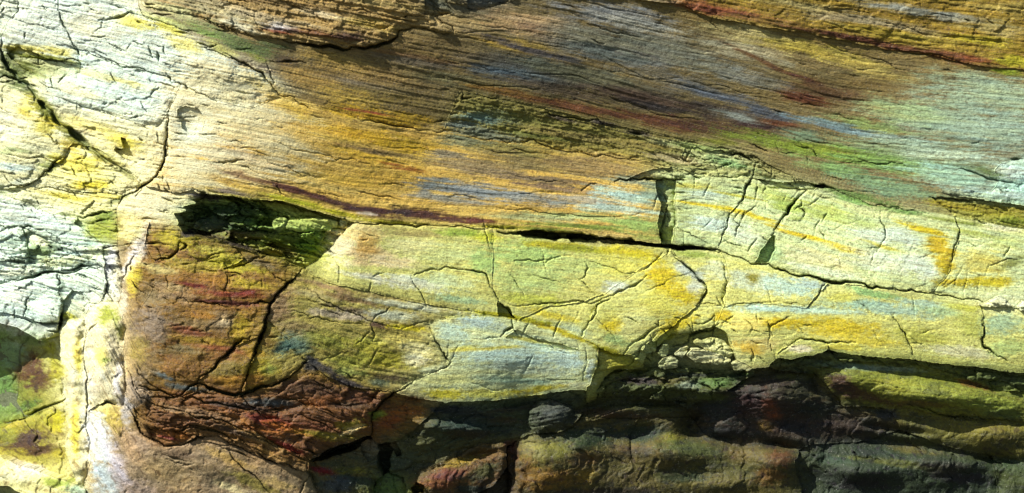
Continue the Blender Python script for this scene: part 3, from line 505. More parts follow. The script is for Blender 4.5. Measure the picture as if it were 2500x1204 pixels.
 ([(0,120),(24,176),(50,200),(66,204),(90,240),(120,270),(160,312),(210,350),(250,385),(300,415),(345,442)],10,30,.35),([(150,385),(130,400),(104,428),(90,440)],7,30,.5),([(90,440),(60,454),(0,455)],3.5,16,.5),
 ([(112,222),(200,262),(300,290),(360,308)],2,8,.5),([(412,270),(410,300),(408,340),(404,375),(392,415),(380,432),(352,452),(320,472),(290,498)],4.5,30,.3),([(385,320),(388,350)],3,10,.6),
 ([(345,270),(380,262),(410,248)],2,6,.6),([(330,480),(345,465),(360,450)],3,12,.6),([(384,448),(392,464)],4.5,14,.6),([(470,460),(500,470),(520,480)],4,24,.5),
 ([(335,335),(360,350)],5,12,.7),([(250,255),(262,252)],4,10,.6),([(190,530),(240,522),(285,512)],5,22,.4),([(0,470),(80,500),(120,520)],2,8,.6),
 ([(0,566),(40,552),(80,555),(110,560),(130,575),(152,590)],4,20,.4),([(0,692),(60,680),(140,664),(200,656),(252,652)],4.5,26,.4),([(150,660),(200,648),(250,650)],6,34,.5),([(140,665),(148,690),(140,700)],4.5,22,.5),
 ([(60,776),(64,740),(80,712)],2.6,14,.5),([(0,760),(60,778),(118,790),(146,786)],3,14,.5),([(150,730),(148,790),(140,810),(116,808)],5,30,.4),([(300,680),(310,650),(330,620)],4,18,.5),
 ([(262,690),(254,732)],3.4,18,.5),([(206,782),(208,900),(212,1000),(216,1130)],3,16,.5),([(232,990),(262,980),(282,988)],3.6,20,.5),([(150,950),(160,975),(80,1012),(0,1042)],4.5,26,.4),
 ([(300,860),(305,900),(310,950)],3,10,.6),([(0,610),(60,632),(120,640),(180,626)],3,14,.5),([(180,600),(196,626),(230,634)],3,14,.5),([(120,600),(150,612),(190,620)],3,12,.5),
 ([(205,1100),(212,1150),(205,1190)],2.4,10,.6),
 # shaded slab
 ([(2100,990),(2190,986),(2290,1010),(2400,1022),(2500,1026)],3,12,.4),([(2190,1036),(2290,1012)],2,7,.6),([(1100,1140),(1130,1120),(1095,1146)],2,6,.6),([(1050,1150),(1080,1140),(1100,1122)],2.4,10,.6),
]
def refine(pts, rough=0.08):
    pts = [np.array(p, float) for p in pts]
    for lvl in range(3):
        out = [pts[0]]
        for a, b in zip(pts[:-1], pts[1:]):
            d = b - a; L = np.hypot(*d)
            if L > 7:
                n = np.array([-d[1], d[0]]) / L
                out.append((a + b) / 2 + n * RNG.normal(0, rough) * min(L, 40))
            out.append(b)
        pts = out
    return np.array(pts)
CARVE = np.zeros_like(PX, dtype=np.float32)
def carve(pts, w, dep, taper):
    L = np.concatenate([[0], np.cumsum(np.hypot(*np.diff(pts, axis=0).T))]); T = L / max(L[-1], 1)
    e = np.minimum(T, 1 - T) / max(taper, .01)
    prof = np.clip(0.25 + 0.75 * e, 0, 1)
    nz = np.convolve(np.pad(RNG.normal(0, .55, len(L)), 3, mode='edge'), np.hanning(9)[1:-1] / 4, 'valid')
    prof = prof * (0.9 + nz); prof = np.clip(prof, .2, 1.5)
    for i in range(len(pts) - 1):
        (ax, ay), (bx_, by) = pts[i], pts[i + 1]
        wm = w * max(prof[i], prof[i + 1]) + 3
        x0, x1 = np.searchsorted(GX, [min(ax, bx_) - wm, max(ax, bx_) + wm]); y0, y1 = np.searchsorted(GY, [min(ay, by) - wm, max(ay, by) + wm])
        if x1 <= x0 or y1 <= y0: continue
        X = PX[y0:y1, x0:x1]; Y = PY[y0:y1, x0:x1]
        dx, dy = bx_ - ax, by - ay; l2 = dx * dx + dy * dy + 1e-6
        t = np.clip(((X - ax) * dx + (Y - ay) * dy) / l2, 0, 1)
        d = np.hypot(X - ax - t * dx, Y - ay - t * dy)
        ww = np.maximum(w * (prof[i] + (prof[i + 1] - prof[i]) * t), 1.3); dd = dep * (prof[i] + (prof[i + 1] - prof[i]) * t)
        v = dd * (1 - sstep(0.35, 1.15, d / ww))
        np.maximum(CARVE[y0:y1, x0:x1], v, out=CARVE[y0:y1, x0:x1])
for c_ in CRACKS:
    carve(refine(c_[0]), c_[1] * .72, c_[2] * .9, c_[3])
# short natural fissures scattered along the bedding
def scatter(n, box, ln, w, dep, ang, spread):
    for i in range(n):
        x = RNG.uniform(box[0], box[2]); y = RNG.uniform(box[1], box[3])
        ix = min(np.searchsorted(GX, x), NX - 2); iy = min(np.searchsorted(GY, y), NY - 2)
        gx_ = (ST[iy, ix + 1] - ST[iy, ix - 1]) / (GX[ix + 1] - GX[ix - 1]); gy_ = (ST[iy + 1, ix] - ST[iy - 1, ix]) / (GY[iy + 1] - GY[iy - 1])
        a = math.atan2(-gx_, gy_) + math.radians(ang) + RNG.normal(0, math.radians(spread)); l = ln * RNG.uniform(.4, 1.4)
        p = [(x - math.cos(a) * l / 2, y - math.sin(a) * l / 2), (x + RNG.normal(0, l * .06), y + RNG.normal(0, l * .06)), (x + math.cos(a) * l / 2, y + math.sin(a) * l / 2)]
        carve(refine(p, .05), w * RNG.uniform(.7, 1.3), dep * RNG.uniform(.5, 1.3), .5)
scatter(70, (450, -20, 2500, 540), 60, 1.6, 5, 0, 4)
scatter(60, (500, -20, 2500, 540), 230, 1.5, 3.5, 0, 1.5)
scatter(150, (0, 0, 640, 720), 46, 2.2, 9, 0, 10)
scatter(34, (1000, 560, 2480, 900), 70, 1.4, 6, 40, 40)
scatter(34, (1600, 345, 2030, 640), 34, 1.6, 9, 60, 50)
scatter(45, (1540, 770, 1900, 890), 26, 1.8, 10, 60, 50)
scatter(30, (1620, 360, 2000, 470), 40, 2.2, 11, 5, 14)
scatter(40, (320, 560, 1000, 1150), 40, 1.9, 7, 0, 12)
scatter(60, (0, 0, 420, 800), 26, 2.2, 10, 50, 50)
scatter(30, (300, 940, 960, 1130), 70, 2.6, 12, 0, 10)
scatter(22, (1620, 400, 2500, 700), 34, 1.5, 6, 50, 45)

# ------------------------------------------------------------------ rounded swellings and dents (x, y, rx, ry, angle, mm)
BUMPS = [
 (1310,1105,46,40,0,14),(1330,1180,50,30,0,10),(1420,1090,60,30,-10,8),
 (1250,1130,16,60,0,-31),(1450,1000,50,14,-20,-27),(1690,1030,26,40,20,-36),(1920,1090,50,14,10,-31),(2200,1050,90,10,8,-27),(1170,1110,60,10,-10,-22),(2330,930,110,8,10,-18),(1600,985,90,8,2,-22),(2440,1120,60,14,10,-27),(1990,930,14,40,-20,-18),
 (1360,1130,110,80,0,55),(1560,1062,95,26,0,-27),(1700,1045,50,40,30,-27),(1790,1078,110,18,4,-22),(2150,1080,170,22,8,-24),(1990,1170,60,40,0,-13),(1470,1010,70,16,-10,26),(1640,1110,90,40,8,30),(1880,1130,60,30,0,26),(1760,1180,90,26,0,24),
 (1900,960,80,40,10,30),(1980,1020,70,26,0,-13),(2090,930,60,30,10,26),(2300,970,160,34,8,34),(2250,1060,90,18,6,20),(2450,1060,80,30,0,26),(2120,1150,80,26,0,34),(2300,1130,90,22,6,28),(2420,1180,60,30,0,-13),(1140,1050,80,16,4,24),(1060,1040,50,20,0,16),(1220,1060,50,24,0,-11),(1100,1100,70,14,-10,-13),(1250,1000,60,18,0,16),(1620,945,60,14,0,18),(1740,955,60,14,0,22),
 (300,780,34,40,0,12),(296,880,30,34,0,-10),(316,960,40,40,0,12),(250,800,40,50,0,14),(226,930,40,50,0,12),(186,850,22,60,0,8),(184,1000,20,50,0,-6),(330,640,34,60,0,10),(300,560,40,50,0,10),
 (790,625,70,60,-45,-26),(860,600,60,40,-45,10),(380,800,60,80,10,14),(545,785,55,35,5,8),(470,690,90,40,10,6),(420,900,80,40,20,10),(560,900,70,40,0,10),
 (330,900,40,120,0,8),(590,1010,120,25,18,10),(480,1020,120,18,14,9),(400,1045,60,12,20,8),(640,1060,100,18,25,8),(850,1010,90,40,5,14),
 (250,860,30,80,0,12),(180,900,20,120,0,10),(1650,1080,160,60,0,16),(1550,1180,120,50,0,18),(1850,980,110,50,10,22),(1350,1015,45,32,0,20),
 (1100,1170,80,30,-12,18),(1200,1010,120,22,0,12),(2250,950,200,40,8,16),(2100,1150,90,40,0,18),(2280,1160,110,40,0,14),(2500,1180,110,50,0,16),(1900,1150,60,40,0,10),
 (470,300,30,26,0,-8),(860,90,140,26,10,10),(1250,870,180,60,5,6),(1560,760,90,60,0,8),(1830,800,110,50,5,8),(2100,620,180,60,15,6),(100,260,60,60,30,8),(60,330,90,60,0,14),
 (120,160,50,30,10,-8),(240,250,140,34,14,8),(500,160,120,30,18,8),(30,600,60,40,0,8),(110,760,40,26,0,10),(30,740,40,30,0,8),(90,930,50,80,10,12),(70,1080,90,50,-12,14),(60,1165,120,20,14,10),
 (1000,400,260,60,12,5),(1350,470,260,50,8,6),(1500,200,300,50,13,6),(2000,200,250,50,14,6),(2300,320,250,70,8,8),(1850,60,300,30,11,5),
]
BUMP = np.zeros_like(PX, dtype=np.float32)
for (x, y, rx, ry, a, h) in BUMPS:
    ca, sa = math.cos(math.radians(a)), math.sin(math.radians(a))
    u = ((PX - x) * ca + (PY - y) * sa) / rx; v = (-(PX - x) * sa + (PY - y) * ca) / ry
    BUMP += h * np.exp(-(u * u + v * v) * 1.1)

# ------------------------------------------------------------------ relief fields
U = PX + BX * 1.5; S = ST + fbm(PX / 520, PY / 130, 3, 51) * 4
lam_amp = sstep(-.25, .45, fbm(PX / 260, S / 30, 3, 57))
def stairs(f, seed, sharp=.8):                                 # thin beds weathered to small steps
    t = S * f + perlin(U / 520, S / 70, seed) * .9
    fr = t - np.floor(t)
    return np.where(fr < sharp, fr / sharp, 1 - (fr - sharp) / (1 - sharp)) - .5
LAMF = (stairs(1 / 21., 61) * 2.8 + stairs(1 / 9.5, 67) * 1.4) * lam_amp + fbm(U / 150, S / 5.5, 3, 71) * 1.3 + fbm(U / 60, S / 3.4, 2, 77) * .9
ROUGH = fbm(PX / 130, PY / 90, 4, 83, .5) * 8 + fbm(PX / 22, PY / 13, 4, 89, .6) * 1.5
PITS = -np.clip(fbm(U / 16, S / 5.5, 3, 101) - .5, 0, .5) * 9
def facets(x, y, seed):
    ci = np.floor(x).astype(np.int64); cj = np.floor(y).astype(np.int64)
    best = np.full(x.shape, 9.0); hid = np.zeros(x.shape, np.int64); ddx = np.zeros(x.shape); ddy = np.zeros(x.shape); sec = np.full(x.shape, 9.0)
    for oi in (-1, 0, 1):
        for oj in (-1, 0, 1):
            a = ci + oi; b = cj + oj; h = _P[_P[(a + seed) & 511] + (b & 511)]; h2 = _P[_P[(a + seed + 91) & 511] + ((b + 37) & 511)]
            dx = x - (a + .1 + .8 * h / 511.0); dy = y - (b + .1 + .8 * h2 / 511.0); r = np.abs(dx) * .5 + np.hypot(dx, dy)
            c = r < best; sec = np.where(c, best, np.minimum(sec, r)); hid = np.where(c, h, hid); ddx = np.where(c, dx, ddx); ddy = np.where(c, dy, ddy); best = np.where(c, r, best)
    q = hid / 511.0
    return (q - .5) * 1.2 + ddx * (((hid * 7) % 511) / 511.0 - .5) * 1.6 + ddy * (((hid * 13) % 511) / 511.0 - .5) * 1.6 - .5 * np.exp(-(sec - best) * 14)
FRAC = facets(U / 70 + WX / 40, S / 26 + WY / 20, 5) * 11 + facets(U / 24 + WX / 20, S / 11 + WY / 12, 9) * 4.5
FRACW = {'T1': .45, 'T4': .35, 'L0': .25, 'L2': .22, 'L3': .25, 'L5': .28, 'L6': .4, 'L7': .4, 'L8': .8, 'L9': .45, 'L1': .15, 'LW': .8, 'PK': 1.8, 'SB': 1.2, 'S1': .6, 'S2': .4, 'S2b': .6, 'S3': .5, 'S4': .35, 'S5': 1.3, 'S6': 1.4, 'S7': .55, 'S8': .45, 'KN': .5,
         'LB': .55, 'B': .18, 'M': .12, 'O': .6, 'BM': .7, 'R1': .4, 'R2': .4, 'R3': .4, 'P1': .3, 'P2': .3, 'P3': .06, 'F': .12, 'K': .06, 'TL': .05, 'T5': .04, 'T3': .03, 'T2': .2, 'W6': .3, 'W7': .2, 'TY': .3}
ENOISE = 1 + .7 * fbm(PX / 50, PY / 50, 3, 107)
EVAR = .25 + 1.0 * sstep(-.25, .4, fbm(PX / 90, PY / 70, 3, 109))

# ------------------------------------------------------------------ mineral colours
def hexlin(h):
    v = np.array(h if isinstance(h, tuple) else [int(h[i:i + 2], 16) for i in (1, 3, 5)]) / 255.0
    return np.where(v <= .04045, v / 12.92, ((v + .055) / 1.055) ** 2.4)
vl = LAB[np.minimum(np.arange(NY), NY - 2)][:, np.minimum(np.arange(NX), NX - 2)]
CB = np.array([hexlin(p['c']) for p in PIECES])
COL = CB[vl].astype(np.float32)
def box(a, r, ax):                                             # stains bleed over the joints
    a = np.moveaxis(a, ax, 0); c = np.cumsum(np.concatenate([np.repeat(a[:1], r + 1, 0), a, np.repeat(a[-1:], r, 0)]), 0, dtype=np.float64)
    return np.moveaxis(((c[2 * r + 1:] - c[:-2 * r - 1]) / (2 * r + 1)).astype(np.float32), 0, ax)
SHARP = COL
for it in range(3): COL = box(box(COL, 18, 1), 9, 0)
COL = COL * .82 + SHARP * .18
N_EDGE = fbm(PX / 46, PY / 17, 5, 113, .6); N_STREAK = fbm(U / 120, S / 7, 4, 127, .6); N_FINE = fbm(U / 70, S / 2.8, 3, 129, .65)
low = sstep(500, 600, PY - .08 * (PX - 1250))                    # massive lower beds stain in blotches, laminated upper beds in streaks
N_BLOT = fbm(PX / 40, PY / 26, 5, 173, .7); N_GRIT = fbm(PX / 11, PY / 8, 3, 179, .65)
N_STREAK = N_STREAK * (1 - .75 * low) + N_BLOT * .75 * low; N_FINE = N_FINE * (1 - .8 * low) + N_GRIT * .8 * low
# (x, y, rx, ry, angle, colour, strength[, streakiness])
STAINS = [
 (1440,1075,70,22,-8,'#4c6a3c',.85),(1560,1110,80,24,4,'#8a6a2c',.8),(1660,1160,80,20,4,'#4f7058',.75),(1780,1110,60,18,6,'#a0782e',.7),(1900,1120,50,26,0,'#94602a',.8),(2040,1120,70,20,0,'#4c7058',.8),(2230,1100,80,14,8,'#8c8034',.8),(2330,1160,70,20,4,'#54482c',.8),(2470,1140,70,24,0,'#5c7c58',.8),(1140,1040,90,20,2,'#3f6660',.85),(1230,1030,50,16,0,'#7a4c28',.7),
 # gully and shattered layers on the left
 (20,150,24,50,20,'#5c6638',.9),(60,215,44,20,45,'#556030',.95),(110,275,60,17,42,'#66692f',.95),(165,325,60,14,40,'#77763a',.9),(230,375,60,11,36,'#84804a',.85),(300,425,60,9,30,'#8f8a54',.8),(130,405,30,14,-35,'#58643a',.95),(285,488,50,9,-24,'#7c8050',.85),(10,60,16,40,0,'#6f7850',.7),
 (120,602,60,10,10,'#4f6a50',.9),(40,640,60,8,6,'#5f7858',.8),(200,640,50,8,-6,'#4f6a58',.85),(90,668,70,7,-8,'#587058',.8),(230,608,40,8,10,'#6a8468',.8),(30,590,40,8,10,'#7f9880',.7),(150,700,14,30,10,'#587054',.8),(110,790,40,8,0,'#4f6a4c',.85),(70,745,8,30,10,'#7c947c',.7),
 # broad washes
 (1300,175,230,50,10,'#5c6870',.75),(1560,235,260,40,12,'#5f5448',.75),(1800,285,200,30,12,'#5a4a48',.75),(2200,385,300,55,8,'#789a74',.7),(1000,120,220,50,10,'#94784c',.5),(1650,120,240,50,11,'#807a6c',.6),(540,700,180,70,10,'#a0702a',.55),(480,860,150,70,10,'#94602a',.5),(640,1000,260,50,14,'#7c5226',.5),(1480,110,320,60,11,'#7f838c',.65),(2350,300,260,90,8,'#8ea694',.6),
 # top slab
 (520,20,160,30,14,'#a39a7c',.8),(640,40,150,14,14,'#b9a68a',.7),(690,66,55,12,8,'#c0b9c6',.9),(780,35,90,12,10,'#c9b9a0',.7),(760,80,110,10,8,'#7a4a2a',.8),(850,92,50,14,6,'#6a4a3a',.8),(700,10,180,12,8,'#8a7048',.8),
 (900,60,90,16,10,'#b59a58',.7),(1000,20,60,16,8,'#8a7650',.6),(590,60,60,14,22,'#c5bda8',.7),(680,78,50,5,10,'#8a4020',.8),(960,12,120,10,8,'#b09a6a',.7),
 (430,30,110,16,22,'#b9b48a',.8),(420,55,60,14,20,'#6b8048',.6),
 # mossy seam
 (560,95,120,20,27,'#6f8450',.75),(620,120,80,18,22,'#64763f',.75),(660,110,50,14,12,'#566a38',.8),(500,75,50,14,25,'#7f9550',.9),(540,120,50,14,26,'#b5b06a',.8),(600,160,60,14,20,'#74614a',.95),(650,170,40,12,15,'#6b5c50',.9),(620,140,40,8,20,'#8a9040',.8),(700,150,50,14,10,'#6e5a44',.9),
 # long slab
 (1120,60,120,26,12,'#b59c74',.9),(1280,60,120,40,10,'#bf9f7c',.9),(1260,110,110,20,8,'#b0924c',.9),(1300,70,50,18,10,'#8a6850',.7),(900,180,160,30,12,'#a88a5c',.8),(820,150,110,20,12,'#ad9054',.7),(760,190,90,36,14,'#b5935a',.8),
 (1010,150,120,16,12,'#7f7468',.7),(1000,135,200,8,10,'#8c6a48',.7),(900,210,140,9,13,'#857a70',.6),(950,235,140,20,12,'#9a8450',.7),(1120,200,130,20,10,'#7d7656',.8),
 (1280,118,150,11,17,'#625a66',.95),(1390,146,50,10,17,'#56525c',.9),(1500,36,160,34,9,'#98979f',.95),(1560,60,130,22,12,'#a6a29a',.85),(1450,95,150,30,10,'#8f8a78',.8),(1480,130,130,18,10,'#6f7f80',.8),(1600,110,170,24,12,'#868474',.8),
 (1240,180,120,22,8,'#64788a',.95),(1330,160,90,16,10,'#6a7468',.8),(1440,185,160,26,12,'#75725a',.8),(1350,215,180,16,11,'#6a5a48',.85),(1560,240,160,18,12,'#6a5244',.9),(1590,262,110,11,12,'#4f4040',.9),(1680,210,170,26,12,'#827866',.8),
 (1740,225,140,15,14,'#6d7484',.95),(1850,265,120,15,15,'#5f6678',.95),(1900,285,60,14,14,'#565a6a',.95),(1720,160,130,22,12,'#8d8a7a',.8),(1800,120,140,26,12,'#aaa088',.85),(1850,90,140,24,10,'#b8a97f',.9),(1970,120,150,24,12,'#b8a45a',.9),(2080,150,130,24,13,'#bda863',.9),
 (1880,160,150,7,26,'#7c5636',.95),(1980,205,80,12,26,'#72452a',.95),(2020,228,140,22,8,'#75583c',.95),(1960,240,70,17,12,'#824a24',.9),(2130,215,110,30,16,'#857048',.9),(1830,190,110,20,14,'#8a8a86',.8),(2150,180,110,20,12,'#a3905c',.8),
 (1300,240,140,13,11,'#8a5c22',.95),(1440,265,150,14,11,'#86541e',.95),(1600,295,150,16,11,'#7a4c22',.95),(1740,310,130,18,8,'#6a4226',.95),(1850,308,80,14,8,'#563626',.95),(1900,300,60,8,8,'#8a5020',.8),(1800,285,70,12,12,'#8f9a9a',.85),(1220,222,100,9,10,'#8f6a2a',.9),
 (2420,230,190,60,8,'#93a68c',.95),(2330,300,190,60,8,'#8a9e84',.9),(2450,320,160,60,6,'#90a696',.9),(2200,270,120,30,10,'#97a47c',.85),(2120,310,130,24,12,'#8a9a62',.85),(2040,310,150,13,13,'#7390a0',.95),(2170,335,140,13,8,'#86a6a8',.9),(2250,360,200,24,6,'#94a890',.8),
 (1880,345,160,22,12,'#7c8a3c',.95),(2040,370,170,26,12,'#869340',.95),(2180,400,170,30,10,'#7f9a5c',.9),(2050,420,140,22,16,'#7d9a66',.9),(2180,460,150,26,12,'#7c9e78',.9),(2330,430,140,36,8,'#8fb2a2',.9),(2330,380,130,20,4,'#a8b8a4',.8),(2430,425,70,12,10,'#6b7a44',.9),(2380,465,70,10,4,'#90b4b4',.9),
 (1960,330,70,14,10,'#6f9078',.8),(1750,345,60,10,8,'#8a8a3c',.8),(2100,480,110,12,14,'#6b8a4a',.8),
 # top right bed
 (1720,14,180,16,10,'#96602c',.95),(1780,30,150,12,10,'#8a4c20',.9),(1900,55,150,10,10,'#8a6a2c',.9),(2080,92,170,9,9,'#7a4824',.95),(2220,120,120,9,10,'#7f4e26',.9),(2330,140,110,15,12,'#86502a',.8),(2400,148,70,9,8,'#94542a',.7),(2150,80,150,16,10,'#a08c44',.8),(2250,100,120,18,10,'#a4904a',.7),
 (2060,40,130,16,8,'#a0927c',.7),(2200,65,140,14,10,'#a3947a',.7),(2200,20,130,12,8,'#8f9698',.8),(2330,45,100,14,8,'#8d9396',.85),(2430,70,110,20,10,'#a09268',.7),(2450,20,110,24,6,'#ab9860',.7),(2400,100,110,16,10,'#a8983a',.85),(2480,150,60,16,6,'#aaa030',.9),(1960,15,120,14,8,'#a89a70',.7),(2450,175,60,8,6,'#8a9a2a',.8),(1560,-5,120,10,6,'#a89a88',.7),
 # wedge bed
 (1190,290,90,22,6,'#6f8f88',.95),(1120,305,50,10,6,'#6c8686',.9),(1250,290,90,14,8,'#80804a',.8),(1400,330,160,18,9,'#8f7f50',.8),(1560,350,110,14,8,'#94834e',.8),(1300,330,110,10,8,'#7a7c40',.8),(1380,290,50,7,12,'#5a4c3c',.9),(1470,300,50,8,12,'#564a44',.95),(1560,325,50,7,8,'#544830',.95),(1640,350,70,12,10,'#b5b089',.8),(1700,360,80,12,10,'#9aa66c',.9),(1780,400,70,14,14,'#84a070',.9),(1640,385,80,12,8,'#b9a788',.7),
 # central bed
 (480,300,120,150,0,'#efe4c6',.95),(560,200,130,50,24,'#ead6a8',.9),(480,420,100,60,10,'#ece0bc',.9),(470,330,60,50,0,'#dbe4d6',.6),(640,210,70,26,22,'#d9bb62',.8),(700,270,90,26,18,'#d4b254',.9),(620,330,110,36,14,'#e0c9a8',.85),(600,290,90,22,16,'#e4cf9c',.8),(690,320,110,20,14,'#dcbd78',.8),
 (620,385,110,20,16,'#dcc6b4',.8),(700,400,120,18,15,'#ddbd86',.7),(600,420,80,16,16,'#c2a04c',.8),(560,440,80,16,12,'#ad8c4c',.8),(760,440,120,24,14,'#cdb070',.8),
 (860,240,110,26,12,'#c0a058',.8),(900,280,140,22,10,'#bf9a40',.95),(1000,285,90,14,8,'#b5923c',.9),(880,330,160,20,10,'#c9a24c',.9),(1000,360,110,30,8,'#b89640',.95),(900,380,150,22,11,'#c6a250',.9),(960,430,140,26,10,'#bd9a54',.9),(850,440,110,18,12,'#ccab5e',.8),(820,350,130,8,13,'#9a8264',.7),(930,372,130,8,10,'#8f7a5c',.7),(1090,378,70,13,6,'#7f7c74',.8),
 (910,274,60,4,8,'#a5521c',.9),(860,268,40,4,8,'#a8561c',.8),(1000,412,60,6,8,'#9a5622',.8),(960,400,40,5,8,'#a55a20',.7),
 (1180,330,110,16,8,'#727f74',.8),(1250,370,150,22,8,'#8c8454',.85),(1140,345,80,14,6,'#7c8068',.8),(1180,410,150,26,9,'#978468',.85),(1300,400,170,24,9,'#8f7d58',.85),(1450,410,150,30,9,'#9c845e',.9),(1330,440,190,16,8,'#7c6a58',.8),(1500,385,110,14,8,'#a78e5e',.8),
 (1060,450,60,16,4,'#6f7f84',.9),(1140,462,150,20,6,'#8a929c',.9),(1250,480,160,16,7,'#959ba4',.9),(1090,485,130,12,5,'#90969c',.8),(1350,460,150,8,7,'#75605c',.7),(1430,490,120,14,6,'#a09c94',.8),(1540,480,110,22,5,'#9cb8b2',.95),(1500,510,120,14,4,'#a6bbb0',.9),(1440,530,170,12,4,'#a3ae7c',.85),(1300,530,140,12,4,'#a8a97e',.85),(1560,550,90,22,4,'#93a866',.9),(1420,553,190,7,4,'#7c9046',.9),(1540,440,70,14,6,'#8f9a84',.8),(1600,470,40,40,0,'#8aa088',.7),
 (620,435,110,10,14,'#8a6444',.85),(720,465,80,9,16,'#70412a',.95),(820,495,90,11,14,'#653c28',.95),(920,518,90,13,8,'#5c3226',.97),(1030,522,90,14,4,'#64372a',.95),(1120,535,80,10,4,'#6a3c2a',.95),(1170,540,50,8,3,'#7a3c1e',.9),(980,516,40,12,4,'#4f303c',.8),(900,522,30,5,4,'#bdb0a4',.9),
 (720,490,80,8,13,'#b5b03a',.95),(820,518,80,8,12,'#b9b03c',.95),(930,540,110,6,3,'#ada040',.9),(1230,555,80,6,2,'#b0a428',.9),(1330,560,90,5,4,'#7a8426',.9),
 (580,260,200,100,22,'#f2e6c4',.95),(650,330,150,70,18,'#efdcb0',.85),(580,400,150,45,14,'#efdfba',.85),(700,250,80,24,18,'#dcb65c',.7),(760,330,110,30,14,'#d8b468',.7),(620,435,110,10,14,'#8a6444',.85),(720,465,80,9,16,'#70412a',.95),  # cream carries the sun glow of the left shoulder in its colour
 # left flank
 (60,50,90,50,0,'#e6ebe2',.8),(240,60,90,50,0,'#f0ead2',.8),(330,55,60,22,14,'#c9bd4c',.8),(260,60,40,26,-20,'#bed2d0',.7),(400,50,80,14,22,'#c9c88c',.7),(300,150,60,18,14,'#d5e0dc',.7),(420,75,60,14,22,'#c6bb58',.8),(450,110,60,18,20,'#d6c868',.7),
 (60,118,70,14,10,'#bfb258',.8),(140,125,60,14,10,'#c2b458',.8),(100,140,90,8,6,'#8a8c30',.9),(60,170,40,24,20,'#868a40',.9),(90,180,40,20,10,'#9aa070',.8),(110,90,90,22,8,'#e2e4d8',.6),
 (240,240,150,30,14,'#c4d8d4',.9),(340,235,80,24,14,'#c0d6d6',.9),(260,190,120,14,14,'#dcd59c',.7),(320,205,80,8,14,'#cfc478',.7),(190,225,60,20,20,'#ddd6b4',.7),(120,245,40,14,10,'#b3cad0',.8),
 (260,320,80,18,22,'#c6ba6a',.8),(300,350,50,22,20,'#bdae50',.8),(200,300,70,12,24,'#ccc080',.8),(340,400,50,24,20,'#efe6c4',.8),(120,275,90,20,40,'#8a8a44',.9),(190,335,80,14,38,'#9a9448',.85),(40,180,50,40,40,'#6f7a44',.9),(250,380,70,12,30,'#a29a58',.8),
 (60,270,34,34,20,'#bdae50',.85),(110,310,40,24,20,'#c0b154',.85),(90,360,50,20,10,'#ddd5b0',.7),(20,300,50,60,0,'#e4e0cc',.8),(40,410,60,12,4,'#a9c4cc',.95),(50,445,60,10,-6,'#b4c2c0',.8),(30,370,60,10,4,'#98a878',.6),(120,400,34,20,-30,'#7d8448',.9),
 (170,350,40,20,30,'#a8983a',.8),(190,400,80,30,8,'#cabb58',.8),(220,450,60,18,6,'#bfae3c',.9),(110,450,60,18,6,'#e0dab8',.8),(180,430,80,10,6,'#d8cc84',.7),(160,480,70,12,8,'#b5a63c',.8),(250,480,50,12,0,'#b9ab58',.8),
 (60,530,90,30,14,'#c6d6da',.8),(120,540,80,16,16,'#b9d0d8',.9),(90,500,80,12,12,'#dedfcc',.7),(250,560,50,30,0,'#9aa04a',.9),(215,590,50,10,10,'#9fbcb0',.8),(260,530,30,18,0,'#7a8a3a',.9),
 (100,610,40,24,0,'#7c8f5c',.8),(150,640,70,14,-6,'#a8a878',.7),(40,660,60,14,-6,'#dcdcc4',.7),(230,620,40,20,0,'#d0d2b4',.8),(90,590,40,12,20,'#e0ddc8',.8),
 (200,680,60,16,-4,'#bccabc',.8),(40,720,50,30,0,'#d9dcd6',.8),(20,790,40,20,0,'#c5cde0',.8),(50,820,26,40,20,'#bcc3cc',.7),(100,800,50,14,0,'#9a9a98',.6),(270,650,14,60,-6,'#bfbccc',.9),(280,690,12,50,0,'#e0dccf',.8),
 (340,600,24,60,10,'#d8ccc4',.95),(320,640,20,60,8,'#dccfd0',.9),(330,680,20,50,10,'#c4b050',.9),(320,560,34,40,0,'#dcd09c',.9),(300,740,12,40,0,'#c9bfae',.8),
 (190,880,14,60,0,'#bfae44',.8),(185,1050,14,80,0,'#c2b250',.85),(175,930,14,40,0,'#e8dcc4',.6),(170,770,24,14,0,'#a5a23c',.9),(265,770,34,36,0,'#969a3c',.95),(280,810,24,30,0,'#8f9640',.7),(250,870,24,40,0,'#d9c878',.8),(270,830,16,60,0,'#e8d8c0',.6),(290,920,12,60,0,'#c9c0cc',.8),(255,880,14,12,0,'#94a060',.8),(230,940,30,40,0,'#efe2d0',.7),
 # recess
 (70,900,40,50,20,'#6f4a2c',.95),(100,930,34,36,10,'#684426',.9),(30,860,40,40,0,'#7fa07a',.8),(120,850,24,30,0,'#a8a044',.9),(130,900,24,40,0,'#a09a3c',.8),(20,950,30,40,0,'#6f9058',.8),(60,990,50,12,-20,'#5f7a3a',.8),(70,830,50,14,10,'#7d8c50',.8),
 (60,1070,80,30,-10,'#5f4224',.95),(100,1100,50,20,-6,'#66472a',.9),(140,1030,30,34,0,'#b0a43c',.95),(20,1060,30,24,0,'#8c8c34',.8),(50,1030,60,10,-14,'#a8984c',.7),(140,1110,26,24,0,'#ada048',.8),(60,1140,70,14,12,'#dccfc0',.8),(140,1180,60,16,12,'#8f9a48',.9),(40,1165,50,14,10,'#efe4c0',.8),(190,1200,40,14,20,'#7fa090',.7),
 # lower face
